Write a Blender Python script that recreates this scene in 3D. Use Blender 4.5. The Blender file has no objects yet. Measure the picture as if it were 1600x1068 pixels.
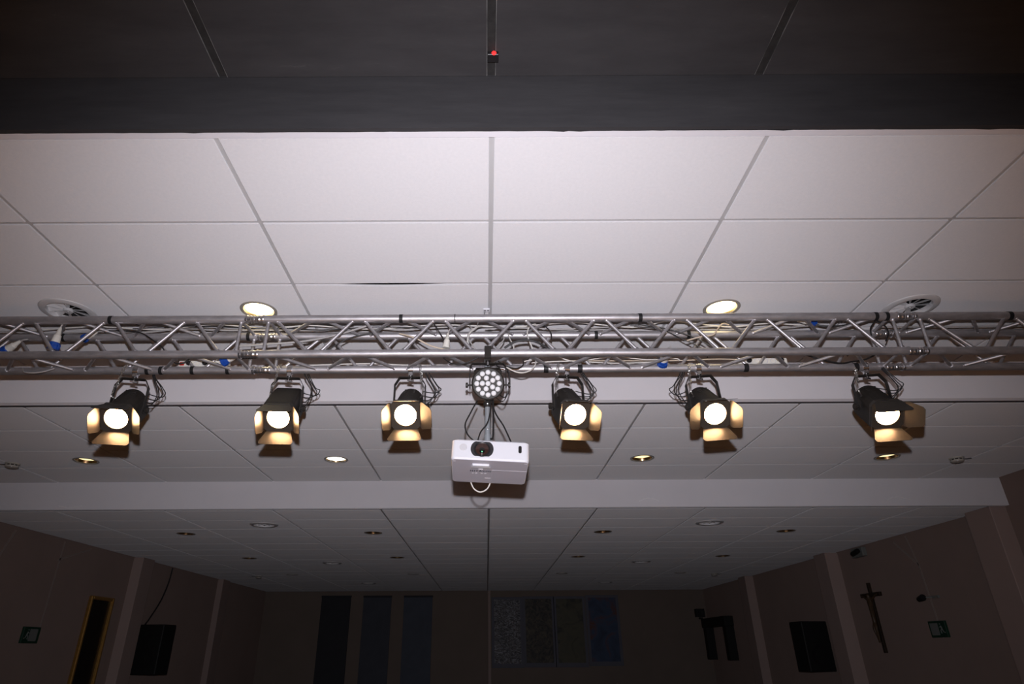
import bpy, math, random
from mathutils import Matrix, Vector

random.seed(7)
SC = bpy.context.scene
COL = SC.collection
R = math.radians
PI = math.pi

# ------------------------------------------------------------------ camera, world, flash, exposure
cam_data = bpy.data.cameras.new('camera')
cam_data.sensor_fit = 'HORIZONTAL'
cam_data.sensor_width = 36.0
cam_data.lens = 970.0 / 1600.0 * 36.0
cam_data.shift_x = (800.0 - 758.0) / 1600.0
cam_data.clip_start = 0.05
cam_data.clip_end = 100
cam = bpy.data.objects.new('camera', cam_data)
COL.objects.link(cam)
cam.matrix_world = Matrix.Rotation(R(90 + 26.33), 4, 'X') @ Matrix.Rotation(R(-0.28), 4, 'Z')
SC.camera = cam

world = bpy.data.worlds.new('world')
SC.world = world
world.use_nodes = True
world.node_tree.nodes['Background'].inputs[0].default_value = (0.0, 0.0, 0.0, 1)
world.node_tree.nodes['Background'].inputs[1].default_value = 0.0

# the photographer's flash, mounted on top of the camera and tilted up
fl = bpy.data.lights.new('camera_flash', 'SPOT')
fl.energy = 565
fl.color = (0.970, 0.960, 1.04)
fl.spot_size = R(109)
fl.spot_blend = 1.0
fl.shadow_soft_size = 0.022
flash = bpy.data.objects.new('camera_flash', fl)
COL.objects.link(flash)
flash.location = (0.0, -0.10, 0.17)
flash.rotation_euler = (R(90 + 13), 0, 0)

SC.view_settings.view_transform = 'Standard'
SC.view_settings.look = 'None'
SC.view_settings.gamma = 1.0
SC.view_settings.exposure = 0.0
SC.view_settings.use_curve_mapping = False
SC.cycles.use_denoising = True
SC.cycles.max_bounces = 8
SC.cycles.sample_clamp_indirect = 4.0


# ------------------------------------------------------------------ materials
def nodes_of(name):
    m = bpy.data.materials.new(name)
    m.use_nodes = True
    nt = m.node_tree
    b = nt.nodes['Principled BSDF']
    return m, nt, b


def paint(name, col, rough=0.6, var=0.06, scale=8.0, bump=0.0, bscale=120.0, metal=0.0, drough=0.0,
          spec=0.4, stretch=(1, 1, 1), var_col=None, ior=None):
    m, nt, b = nodes_of(name)
    L = nt.links.new
    tc = nt.nodes.new('ShaderNodeTexCoord')
    mp = nt.nodes.new('ShaderNodeMapping')
    mp.inputs['Scale'].default_value = stretch
    L(tc.outputs['Object'], mp.inputs['Vector'])
    n = nt.nodes.new('ShaderNodeTexNoise')
    n.inputs['Scale'].default_value = scale
    n.inputs['Detail'].default_value = 5
    n.inputs['Roughness'].default_value = 0.6
    L(mp.outputs['Vector'], n.inputs['Vector'])
    rp = nt.nodes.new('ShaderNodeValToRGB')
    rp.color_ramp.elements[0].position = 0.3
    rp.color_ramp.elements[1].position = 0.7
    lo = var_col if var_col else tuple(max(0, c * (1 - var)) for c in col)
    hi = tuple(min(1, c * (1 + var)) for c in col)
    rp.color_ramp.elements[0].color = (*lo, 1)
    rp.color_ramp.elements[1].color = (*hi, 1)
    L(n.outputs['Fac'], rp.inputs['Fac'])
    L(rp.outputs['Color'], b.inputs['Base Color'])
    b.inputs['Roughness'].default_value = rough
    b.inputs['Metallic'].default_value = metal
    b.inputs['Specular IOR Level'].default_value = spec
    if 'Diffuse Roughness' in b.inputs:
        b.inputs['Diffuse Roughness'].default_value = drough
    if bump:
        n2 = nt.nodes.new('ShaderNodeTexNoise')
        n2.inputs['Scale'].default_value = bscale
        n2.inputs['Detail'].default_value = 3
        L(mp.outputs['Vector'], n2.inputs['Vector'])
        bp = nt.nodes.new('ShaderNodeBump')
        bp.inputs['Strength'].default_value = bump
        bp.inputs['Distance'].default_value = 0.004
        L(n2.outputs['Fac'], bp.inputs['Height'])
        L(bp.outputs['Normal'], b.inputs['Normal'])
    return m


def glow(name, col, strength):
    m, nt, b = nodes_of(name)
    b.inputs['Base Color'].default_value = (*col, 1)
    b.inputs['Roughness'].default_value = 0.3
    b.inputs['Emission Color'].default_value = (*col, 1)
    b.inputs['Emission Strength'].default_value = strength
    return m


def scuffed_black(name):
    """matt black wall paint with pale roller streaks and scuffs"""
    m, nt, b = nodes_of(name)
    L = nt.links.new
    tc = nt.nodes.new('ShaderNodeTexCoord')
    mp = nt.nodes.new('ShaderNodeMapping')
    mp.inputs['Scale'].default_value = (0.7, 3.0, 5.0)
    L(tc.outputs['Object'], mp.inputs['Vector'])
    n = nt.nodes.new('ShaderNodeTexNoise')
    n.inputs['Scale'].default_value = 2.2
    n.inputs['Detail'].default_value = 9
    n.inputs['Roughness'].default_value = 0.72
    L(mp.outputs['Vector'], n.inputs['Vector'])
    rp = nt.nodes.new('ShaderNodeValToRGB')
    e = rp.color_ramp.elements
    e[0].position = 0.3
    e[0].color = (0.034, 0.033, 0.036, 1)
    e[1].position = 0.66
    e[1].color = (0.050, 0.0485, 0.052, 1)
    e2 = e.new(0.80)
    e2.color = (0.10, 0.097, 0.10, 1)
    L(n.outputs['Fac'], rp.inputs['Fac'])
    L(rp.outputs['Color'], b.inputs['Base Color'])
    b.inputs['Roughness'].default_value = 0.75
    b.inputs['Specular IOR Level'].default_value = 0.25
    return m


def art(name, cols, scale, stretch, dist=2.0):
    m, nt, b = nodes_of(name)
    L = nt.links.new
    tc = nt.nodes.new('ShaderNodeTexCoord')
    mp = nt.nodes.new('ShaderNodeMapping')
    mp.inputs['Scale'].default_value = stretch
    L(tc.outputs['Object'], mp.inputs['Vector'])
    n = nt.nodes.new('ShaderNodeTexNoise')
    n.inputs['Scale'].default_value = scale
    n.inputs['Detail'].default_value = 4
    n.inputs['Distortion'].default_value = dist
    L(mp.outputs['Vector'], n.inputs['Vector'])
    rp = nt.nodes.new('ShaderNodeValToRGB')
    e = rp.color_ramp.elements
    while len(e) < len(cols):
        e.new(0.5)
    for i, c in enumerate(cols):
        e[i].position = 0.35 + 0.3 * i / max(1, len(cols) - 1)
        e[i].color = (*c, 1)
    L(n.outputs['Fac'], rp.inputs['Fac'])
    L(rp.outputs['Color'], b.inputs['Base Color'])
    b.inputs['Roughness'].default_value = 0.6
    return m


M = {}
M['tile'] = paint('mineral_tile', (0.61, 0.60, 0.615), 0.9, 0.025, 60, 0.35, 260, drough=0.8, spec=0.2)
M['grid'] = paint('grid_metal_white', (0.56, 0.56, 0.57), 0.5, 0.02, 10, spec=0.3)
M['face'] = paint('white_plaster', (0.74, 0.72, 0.745), 0.8, 0.02, 3, 0.05, 60, drough=0.6, spec=0.2)
M['trim'] = paint('white_trim', (0.80, 0.79, 0.84), 0.6, 0.02, 6, spec=0.3)
M['slab'] = paint('plenum_concrete', (0.10, 0.08, 0.07), 0.9, 0.1, 4)
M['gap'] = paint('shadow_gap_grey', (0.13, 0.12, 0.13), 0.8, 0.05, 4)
M['black'] = scuffed_black('matt_black_paint')
M['black_edge'] = paint('worn_black_edge', (0.02, 0.02, 0.02), 0.8, 0.4, 30, var_col=(0.014, 0.013, 0.014))
M['chip'] = paint('chipped_paint', (0.17, 0.17, 0.17), 0.8, 0.5, 6, var_col=(0.03, 0.03, 0.03))
M['wall'] = paint('beige_pink_wall', (0.26, 0.19, 0.165), 0.85, 0.05, 1.5, 0.05, 50, drough=0.5, spec=0.2)
M['wall_far'] = paint('beige_back_wall', (0.24, 0.19, 0.16), 0.85, 0.05, 1.5, 0.05, 50, drough=0.5, spec=0.2)
M['pillar'] = paint('pale_pink_pillar', (0.40, 0.30, 0.27), 0.8, 0.04, 2, spec=0.25)
M['filler'] = paint('pale_filler', (0.36, 0.29, 0.26), 0.9, 0.05, 20)
M['stage_wall'] = paint('stage_dark_wall', (0.10, 0.08, 0.07), 0.9, 0.1, 2)
M['stage_floor'] = paint('stage_boards', (0.34, 0.21, 0.12), 0.55, 0.15, 3, stretch=(8, 0.6, 1))
M['hall_floor'] = paint('hall_floor', (0.16, 0.11, 0.08), 0.6, 0.1, 3)
M['alu'] = paint('aluminium_tube', (0.60, 0.58, 0.60), 0.48, 0.22, 9, 0.04, 90, metal=0.85, stretch=(1, 3, 3))
M['alu_bright'] = paint('aluminium_coupler', (0.66, 0.65, 0.67), 0.28, 0.08, 30, metal=0.95)
M['weld'] = paint('weld_metal', (0.72, 0.71, 0.73), 0.35, 0.1, 60, metal=0.8)
M['tape'] = paint('black_tape', (0.012, 0.012, 0.013), 0.5, 0.2, 30)
M['lamp_black'] = paint('lamp_black_enamel', (0.024, 0.020, 0.017), 0.55, 0.2, 25, spec=0.35)
M['flap'] = paint('barn_door_enamel', (0.036, 0.031, 0.026), 0.36, 0.12, 25, spec=0.6)
M['chrome'] = paint('zinc_clamp', (0.80, 0.80, 0.82), 0.25, 0.06, 30, metal=1.0)
M['chain'] = paint('chain_steel', (0.62, 0.60, 0.58), 0.3, 0.1, 60, metal=1.0)
M['cable_black'] = paint('black_rubber', (0.02, 0.018, 0.018), 0.5, 0.2, 20)
M['cable_white'] = paint('white_pvc', (0.74, 0.71, 0.66), 0.5, 0.06, 20)
M['cable_grey'] = paint('grey_pvc', (0.42, 0.40, 0.39), 0.5, 0.08, 20)
M['cable_cream'] = paint('cream_pvc', (0.70, 0.58, 0.45), 0.5, 0.06, 20)
M['plug_white'] = paint('white_plug', (0.76, 0.73, 0.66), 0.45, 0.05, 20)
M['plug_blue'] = paint('blue_plug', (0.010, 0.065, 0.36), 0.4, 0.1, 20)
M['red'] = paint('red_switch', (0.6, 0.03, 0.02), 0.35, 0.1, 20)
M['projector'] = paint('projector_white', (0.74, 0.74, 0.79), 0.45, 0.01, 10, spec=0.4)
M['projector_grey'] = paint('projector_grille', (0.62, 0.61, 0.64), 0.5, 0.02, 10)
M['projector_top'] = paint('projector_lid', (0.52, 0.50, 0.56), 0.5, 0.015, 10)
M['print_grey'] = paint('grey_print', (0.10, 0.10, 0.12), 0.6, 0.05, 10)
M['print_light'] = paint('light_print', (0.78, 0.76, 0.80), 0.6, 0.03, 10)
M['dark_plastic'] = paint('dark_plastic', (0.015, 0.014, 0.015), 0.35, 0.1, 20)
M['bezel'] = paint('lens_bezel', (0.035, 0.033, 0.036), 0.25, 0.1, 20, spec=0.5)
M['lens_brown'] = paint('lens_coating', (0.045, 0.022, 0.018), 0.06, 0.1, 10, spec=0.8)
M['lens_core'] = paint('lens_core', (0.008, 0.010, 0.010), 0.05, 0.1, 10, spec=0.9)
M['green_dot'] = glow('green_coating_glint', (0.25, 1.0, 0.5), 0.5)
M['pole'] = paint('grey_pole', (0.33, 0.35, 0.37), 0.4, 0.05, 15, metal=0.3)
M['led_lens'] = paint('led_lens_white', (0.86, 0.86, 0.88), 0.18, 0.03, 40, spec=0.7)
M['led_red'] = glow('red_led', (1.0, 0.02, 0.02), 2.2)
M['vent_white'] = paint('vent_white', (0.66, 0.65, 0.66), 0.5, 0.03, 15)
M['vent_dark'] = paint('vent_dark', (0.020, 0.018, 0.018), 0.8, 0.1, 15)
M['can_dark'] = paint('can_dark', (0.05, 0.04, 0.03), 0.6, 0.1, 15)
M['reflector'] = paint('gold_reflector', (0.62, 0.44, 0.24), 0.22, 0.05, 15, metal=1.0)
M['lamp_trim'] = paint('downlight_trim', (0.45, 0.42, 0.38), 0.35, 0.05, 15, metal=0.4)
M['bulb_off'] = paint('frosted_bulb', (0.7, 0.66, 0.58), 0.3, 0.03, 15)
M['fresnel'] = glow('fresnel_lens_lit', (1.0, 0.62, 0.31), 44.0)
M['down_on'] = glow('downlight_lit', (1.0, 0.84, 0.50), 5.0)
M['down_white'] = glow('downlight_lit_white', (1.0, 0.97, 0.84), 4.0)
M['down_dim'] = glow('downlight_dim', (1.0, 0.82, 0.42), 1.5)
M['detector'] = paint('detector_plastic', (0.50, 0.47, 0.42), 0.5, 0.05, 20)
M['detector_dark'] = paint('detector_slots', (0.05, 0.04, 0.035), 0.7, 0.1, 20)
M['gold'] = paint('gilt_frame', (0.55, 0.30, 0.08), 0.35, 0.12, 30, metal=0.7)
M['canvas'] = paint('dark_canvas', (0.012, 0.008, 0.006), 0.5, 0.4, 5)
M['wood'] = paint('dark_wood', (0.030, 0.017, 0.009), 0.5, 0.3, 12, stretch=(1, 1, 0.2))
M['figure'] = paint('figure_wood', (0.07, 0.04, 0.02), 0.5, 0.2, 20)
M['speaker'] = paint('black_speaker', (0.008, 0.008, 0.008), 0.6, 0.2, 30)
M['sign_green'] = paint('sign_green', (0.008, 0.045, 0.024), 0.5, 0.05, 10)
M['sign_white'] = paint('sign_white', (0.20, 0.21, 0.20), 0.5, 0.03, 10)
M['board_dark'] = paint('dark_board', (0.030, 0.030, 0.036), 0.7, 0.1, 4)
M['board_navy'] = paint('navy_board', (0.065, 0.070, 0.090), 0.7, 0.1, 4)
M['board_blue'] = paint('blue_grey_board', (0.08, 0.092, 0.122), 0.7, 0.1, 4)
M['mount'] = paint('blue_grey_mount', (0.13, 0.13, 0.16), 0.7, 0.05, 4)
M['art1'] = art('print_of_waves', [(0.02, 0.02, 0.03), (0.12, 0.11, 0.11), (0.34, 0.34, 0.38)], 7, (1, 1, 2.5), 3)
M['art2'] = art('print_dark_brown', [(0.012, 0.01, 0.01), (0.05, 0.04, 0.03), (0.10, 0.08, 0.05)], 6, (1, 1, 1), 2)
M['art3'] = art('print_olive', [(0.07, 0.065, 0.04), (0.09, 0.08, 0.045), (0.02, 0.02, 0.015)], 2.5, (1, 1, 1), 1)
M['art4'] = art('print_blue_red', [(0.015, 0.03, 0.075), (0.03, 0.06, 0.13), (0.12, 0.03, 0.015)], 2.2, (1, 1, 1), 0.8)
M['scrape'] = paint('pale_glue_mark', (0.93, 0.92, 0.93), 0.5, 0.05, 30)


# ------------------------------------------------------------------ geometry helpers
class MB:
    """collects simple solids and links them as ONE mesh object"""

    def __init__(self, mtx=None):
        self.v, self.f, self.s = [], [], []
        self.m = mtx or Matrix()

    def add(self, vs, fs, smooth=False):
        o = len(self.v)
        self.v += [tuple(self.m @ Vector(p)) for p in vs]
        self.f += [tuple(i + o for i in f) for f in fs]
        self.s += [smooth] * len(fs)
        return self

    def box(self, x0, x1, y0, y1, z0, z1, mtx=None):
        vs = [(x, y, z) for x in (x0, x1) for y in (y0, y1) for z in (z0, z1)]
        if mtx:
            vs = [tuple(mtx @ Vector(p)) for p in vs]
        return self.add(vs, [(0, 1, 3, 2), (4, 6, 7, 5), (0, 4, 5, 1), (2, 3, 7, 6), (0, 2, 6, 4), (1, 5, 7, 3)])

    def bbox(self, x0, x1, y0, y1, z0, z1, b, mtx=None):
        """box with chamfered edges"""
        X, Y, Z = (x0, x1), (y0, y1), (z0, z1)
        idx, vs = {}, []
        sg = (b, -b)
        for i in (0, 1):
            for j in (0, 1):
                for k in (0, 1):
                    for a, p in enumerate(((X[i], Y[j] + sg[j], Z[k] + sg[k]), (X[i] + sg[i], Y[j], Z[k] + sg[k]),
                                           (X[i] + sg[i], Y[j] + sg[j], Z[k]))):
                        idx[i, j, k, a] = len(vs)
                        vs.append(p)
        fs = []
        for i in (0, 1):
            q = [idx[i, j, k, 0] for j, k in ((0, 0), (1, 0), (1, 1), (0, 1))]
            fs.append(tuple(q if i else q[::-1]))
            q = [idx[k, i, j, 1] for j, k in ((0, 0), (1, 0), (1, 1), (0, 1))]
            fs.append(tuple(q if i else q[::-1]))
            q = [idx[j, k, i, 2] for j, k in ((0, 0), (1, 0), (1, 1), (0, 1))]
            fs.append(tuple(q if i else q[::-1]))
        for i in (0, 1):
            for j in (0, 1):
                def fix(q, flip):
                    fs.append(tuple(q[::-1] if flip else q))
                fix([idx[i, j, 0, 0], idx[i, j, 0, 1], idx[i, j, 1, 1], idx[i, j, 1, 0]], i == j)
                fix([idx[i, 0, j, 0], idx[i, 0, j, 2], idx[i, 1, j, 2], idx[i, 1, j, 0]], i != j)
                fix([idx[0, i, j, 1], idx[0, i, j, 2], idx[1, i, j, 2], idx[1, i, j, 1]], i == j)
        for i in (0, 1):
            for j in (0, 1):
                for k in (0, 1):
                    q = [idx[i, j, k, 0], idx[i, j, k, 1], idx[i, j, k, 2]]
                    fs.append(tuple(q if (i + j + k) % 2 else q[::-1]))
        if mtx:
            vs = [tuple(mtx @ Vector(p)) for p in vs]
        return self.add(vs, fs)

    def tube(self, pts, r, n=8, cap=True):
        P = [Vector(p) for p in pts]
        rad = r if isinstance(r, (list, tuple)) else [r] * len(P)
        vs, fs = [], []
        prev = None
        for i, p in enumerate(P):
            t = (P[min(i + 1, len(P) - 1)] - P[max(i - 1, 0)])
            t = t.normalized() if t.length > 1e-9 else Vector((0, 0, 1))
            if prev is None:
                a = Vector((0, 0, 1)) if abs(t.z) < 0.9 else Vector((1, 0, 0))
                u = t.cross(a).normalized()
            else:
                u = (prev - t * prev.dot(t))
                u = u.normalized() if u.length > 1e-6 else t.orthogonal().normalized()
            prev = u
            w = t.cross(u)
            for k in range(n):
                a = 2 * PI * k / n
                vs.append(tuple(p + (u * math.cos(a) + w * math.sin(a)) * rad[i]))
        for i in range(len(P) - 1):
            for k in range(n):
                k2 = (k + 1) % n
                fs.append((i * n + k, i * n + k2, (i + 1) * n + k2, (i + 1) * n + k))
        self.add(vs, fs, True)
        if cap:
            o = len(self.v) - len(vs)
            self.f += [tuple(o + k for k in range(n))[::-1], tuple(o + (len(P) - 1) * n + k for k in range(n))]
            self.s += [False, False]
        return self

    def lathe(self, prof, mtx=None, n=24, close=False, smooth=True):
        """prof: (radius, height) pairs turned about local z"""
        vs, fs = [], []
        for rr, z in prof:
            for k in range(n):
                a = 2 * PI * k / n
                vs.append((rr * math.cos(a), rr * math.sin(a), z))
        m = len(prof)
        for i in range(m if close else m - 1):
            j = (i + 1) % m
            for k in range(n):
                k2 = (k + 1) % n
                fs.append((i * n + k, i * n + k2, j * n + k2, j * n + k))
        if mtx:
            vs = [tuple(mtx @ Vector(p)) for p in vs]
        return self.add(vs, fs, smooth)

    def prism(self, poly, t, mtx=None):
        """flat polygon in local xy given thickness t along local z"""
        n = len(poly)
        vs = [(x, y, 0) for x, y in poly] + [(x, y, t) for x, y in poly]
        fs = [tuple(range(n))[::-1], tuple(range(n, 2 * n))]
        fs += [(i, (i + 1) % n, n + (i + 1) % n, n + i) for i in range(n)]
        if mtx:
            vs = [tuple(mtx @ Vector(p)) for p in vs]
        return self.add(vs, fs)

    def loft(self, rings, smooth=False, cap=True):
        n = len(rings[0])
        vs = [p for r_ in rings for p in r_]
        fs = [(i * n + k, i * n + (k + 1) % n, (i + 1) * n + (k + 1) % n, (i + 1) * n + k)
              for i in range(len(rings) - 1) for k in range(n)]
        self.add(vs, fs, smooth)
        if cap:
            o = len(self.v) - len(vs)
            self.f += [tuple(o + k for k in range(n))[::-1], tuple(o + (len(rings) - 1) * n + k for k in range(n))]
            self.s += [False, False]
        return self

    def mesh(self, name):
        me = bpy.data.meshes.new(name)
        me.from_pydata(self.v, [], self.f)
        me.polygons.foreach_set('use_smooth', self.s)
        me.update()
        if any(self.s):
            me.set_sharp_from_angle(angle=R(38))
        return me

    def build(self, name, mat, parent=None):
        me = self.mesh(name)
        me.materials.append(M[mat] if isinstance(mat, str) else mat)
        return link(name, me, parent)


def link(name, data, parent=None):
    o = bpy.data.objects.new(name, data)
    COL.objects.link(o)
    if parent:
        o.parent = parent
    return o


def tag(o, label, cat, group=None):
    o['label'] = label
    o['category'] = cat
    if group:
        o['group'] = group
    return o


def thing(name, label, cat, loc=(0, 0, 0), rot=(0, 0, 0), group=None):
    o = link(name, None)
    o.location = loc
    o.rotation_euler = rot
    o.empty_display_size = 0.05
    return tag(o, label, cat, group)


def struct(o):
    o['kind'] = 'structure'
    return o


def copy_tree(src, loc, label, rot=None):
    c = src.copy()
    COL.objects.link(c)
    c.location = loc
    if rot is not None:
        c.rotation_euler = rot
    c['label'] = label
    for ch in list(src.children):
        d = ch.copy()
        COL.objects.link(d)
        d.parent = c
        for g in list(ch.children):
            e = g.copy()
            COL.objects.link(e)
            e.parent = d
    return c


def spline(pts, sub=6):
    """Catmull-Rom through the points"""
    P = [Vector(p) for p in pts]
    out = []
    for i in range(len(P) - 1):
        a, b, c, d = P[max(i - 1, 0)], P[i], P[i + 1], P[min(i + 2, len(P) - 1)]
        for k in range(sub):
            t = k / sub
            out.append(0.5 * ((2 * b) + (c - a) * t + (2 * a - 5 * b + 4 * c - d) * t * t + (3 * b - a - 3 * c + d) * t ** 3))
    out.append(P[-1])
    return out


T = Matrix.Translation
RX = lambda a: Matrix.Rotation(R(a), 4, 'X')
RY = lambda a: Matrix.Rotation(R(a), 4, 'Y')
RZ = lambda a: Matrix.Rotation(R(a), 4, 'Z')

# ------------------------------------------------------------------ the hall: levels and limits (metres, camera at the origin)
XL, XR = -5.85, 5.75
YB = 17.7                 # back wall of the hall
YS = -4.0                 # back wall of the stage
Z0, Z1, Z2, Z3 = 2.312, 2.0, 1.695, 1.397      # four ceiling levels, from the stage to the hall
S0, S1, S2 = 1.994, 4.48, 6.98                 # where the ceiling steps down
STAGE, HALL = -1.6, -2.6
PITCH_X, PITCH_Y = 1.205, 0.607
X0 = 0.033                # a grid line of the ceilings
TOP = 2.75


def plain(name, mat, *b):
    return struct(MB().box(*b).build(name, mat))


# floors and walls
stage_floor = plain('floor', 'stage_floor', XL, XR, YS, 3.0, STAGE - 1.0, STAGE)
plain('floor', 'hall_floor', XL, XR, 3.0, YB, HALL - 0.1, HALL)
wl = plain('wall_left', 'wall', XL - 0.15, XL, S0, YB, HALL, TOP)
wr = plain('wall_right', 'wall', XR, XR + 0.15, S0, YB, HALL, TOP)
wb = plain('wall_back', 'wall_far', XL, XR, YB, YB + 0.15, HALL, TOP)
plain('wall_stage_left', 'stage_wall', XL - 0.15, XL, YS, S0, STAGE, TOP)
plain('wall_stage_right', 'stage_wall', XR, XR + 0.15, YS, S0, STAGE, TOP)
plain('wall_stage_back', 'stage_wall', XL, XR, YS - 0.15, YS, STAGE, TOP)

# pillars that stand out from the side walls
for (ya, yb_, dl, dr) in ((S2, 7.38, 0.16, 0.18), (10.66, 11.05, 0.16, 0.21), (14.26, 14.65, 0.12, 0.18)):
    struct(MB().bbox(XR - dr, XR + 0.02, ya, yb_, HALL, Z3, 0.006).build('pillar', 'pillar'))
    struct(MB().bbox(XL - 0.02, XL + dl, ya + 0.17 * (ya > 8), yb_ + 0.17 * (ya > 8), HALL, Z3, 0.006).build('pillar', 'pillar'))

# filled cracks drawn over the plaster of the side walls
for (y0, z0, y1, z1, w) in ((9.12, 1.33, 8.72, 0.98, 0.03), (8.83, 1.37, 8.72, 0.98, 0.022), (8.72, 0.98, 8.66, 0.1, 0.03)):
    d = Vector((0, y1 - y0, z1 - z0)).normalized()
    nn = Vector((0, -d.z, d.y)) * w / 2
    a, b = Vector((XR, y0, z0)), Vector((XR, y1, z1))
    q = [a - nn, a + nn, b + nn, b - nn]
    MB().add([tuple(p) for p in q] + [tuple(p + Vector((-0.003, 0, 0))) for p in q],
             [(4, 5, 6, 7), (0, 1, 5, 4), (1, 2, 6, 5), (2, 3, 7, 6), (3, 0, 4, 7)]).build('filled_crack', 'filler', wr)
for (y0, z0, y1, z1, w) in ((7.95, 1.36, 7.75, 0.9, 0.03), (8.95, 1.37, 8.93, 0.2, 0.025), (8.9, 1.12, 9.6, 1.36, 0.025)):
    d = Vector((0, y1 - y0, z1 - z0)).normalized()
    nn = Vector((0, -d.z, d.y)) * w / 2
    a, b = Vector((XL, y0, z0)), Vector((XL, y1, z1))
    q = [a - nn, a + nn, b + nn, b - nn]
    MB().add([tuple(p) for p in q] + [tuple(p + Vector((0.003, 0, 0))) for p in q],
             [(7, 6, 5, 4), (4, 5, 1, 0), (5, 6, 2, 1), (6, 7, 3, 2), (7, 4, 0, 3)]).build('filled_crack', 'filler', wl)

# ------------------------------------------------------------------ ceilings
GAP = 0.012      # half the joint between two tiles
DROP = 0.009     # how far a tile stands below the grid
holes = {1: [(-1.484, 3.555, 0.105), (1.553, 3.557, 0.105), (-2.735, 3.556, 0.148), (2.79, 3.556, 0.148)],
         2: [(-3.965, 6.035, 0.105), (-1.484, 6.033, 0.105), (1.553, 6.037, 0.105), (3.985, 6.037, 0.105)],
         3: [(x, y, 0.105) for y in (8.52, 10.99, 13.56) for x in (-3.99, -1.5, 1.553, 3.99)]
            + [(x, y, 0.148) for y in (7.88, 11.67, 15.45) for x in (-2.745, 2.766)]}
CACHE = {}


def tile_mesh(w, d, hs):
    """a mineral tile, underside at z = 0, middle of the underside at the origin; hs are round cut-outs"""
    key = (round(w, 3), round(d, 3), tuple(hs))
    if key in CACHE:
        return CACHE[key]
    hw, hd, t, b = w / 2, d / 2, 0.02, 0.0015
    mb = MB()
    if not hs:
        A = [(-hw + b, -hd + b, 0), (hw - b, -hd + b, 0), (hw - b, hd - b, 0), (-hw + b, hd - b, 0)]
        B = [(-hw, -hd, b), (hw, -hd, b), (hw, hd, b), (-hw, hd, b)]
        C = [(x, y, t) for x, y, _ in B]
        mb.add(A + B + C, [(3, 2, 1, 0)] + [(i, (i + 1) % 4, 4 + (i + 1) % 4, 4 + i) for i in range(4)]
               + [(4 + i, 4 + (i + 1) % 4, 8 + (i + 1) % 4, 8 + i) for i in range(4)] + [(8, 9, 10, 11)])
    else:
        cx, cy, rr = hs[0]
        angs = [2 * PI * k / 32 for k in range(32)]
        for sx in (-1, 1):
            for sy in (-1, 1):
                angs.append(math.atan2(sy * hd - cy, sx * hw - cx) % (2 * PI))
        angs = sorted(set(round(a, 6) for a in angs))
        n = len(angs)
        rim, out = [], []
        for a in angs:
            c, s = math.cos(a), math.sin(a)
            k = min(((hw if c > 0 else -hw) - cx) / c if abs(c) > 1e-9 else 1e9,
                    ((hd if s > 0 else -hd) - cy) / s if abs(s) > 1e-9 else 1e9)
            rim.append((cx + rr * c, cy + rr * s))
            out.append((cx + k * c, cy + k * s))
        vs = [(x, y, 0) for x, y in rim] + [(x, y, 0) for x, y in out] + [(x, y, t) for x, y in rim] + [(x, y, t) for x, y in out]
        fs = []
        for i in range(n):
            j = (i + 1) % n
            fs += [(i, j, n + j, n + i), (n + i, n + j, 3 * n + j, 3 * n + i), (j, i, 2 * n + i, 2 * n + j),
                   (3 * n + i, 3 * n + j, 2 * n + j, 2 * n + i)]
        mb.add(vs, fs)
    me = mb.mesh('ceiling_tile')
    me.materials.append(M['tile'])
    CACHE[key] = me
    return me


def sagging_tile(w, d):
    """tile whose front edge has bowed and sagged"""
    n = 24
    hw, hd = w / 2, d / 2
    vs, fs = [], []
    for i in range(n + 1):
        x = -hw + w * i / n
        sg = 0.010 * math.exp(-((x + 0.0) / 0.34) ** 2)
        vs += [(x, -hd, -sg), (x, 0.05 - hd + 0.2, -sg * 0.25), (x, hd, 0), (x, -hd, 0.014 - sg), (x, hd, 0.02)]
    for i in range(n):
        a, b = i * 5, i * 5 + 5
        fs += [(a, a + 1, b + 1, b), (a + 1, a + 2, b + 2, b + 1), (a + 3, a, b, b + 3), (a + 4, a + 3, b + 3, b + 4), (a + 2, a + 4, b + 4, b + 2)]
    fs += [(0, 3, 4, 2, 1), (n * 5, n * 5 + 1, n * 5 + 2, n * 5 + 4, n * 5 + 3)]
    me = MB().add(vs, fs).mesh('ceiling_tile')
    me.materials.append(M['tile'])
    return me


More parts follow.
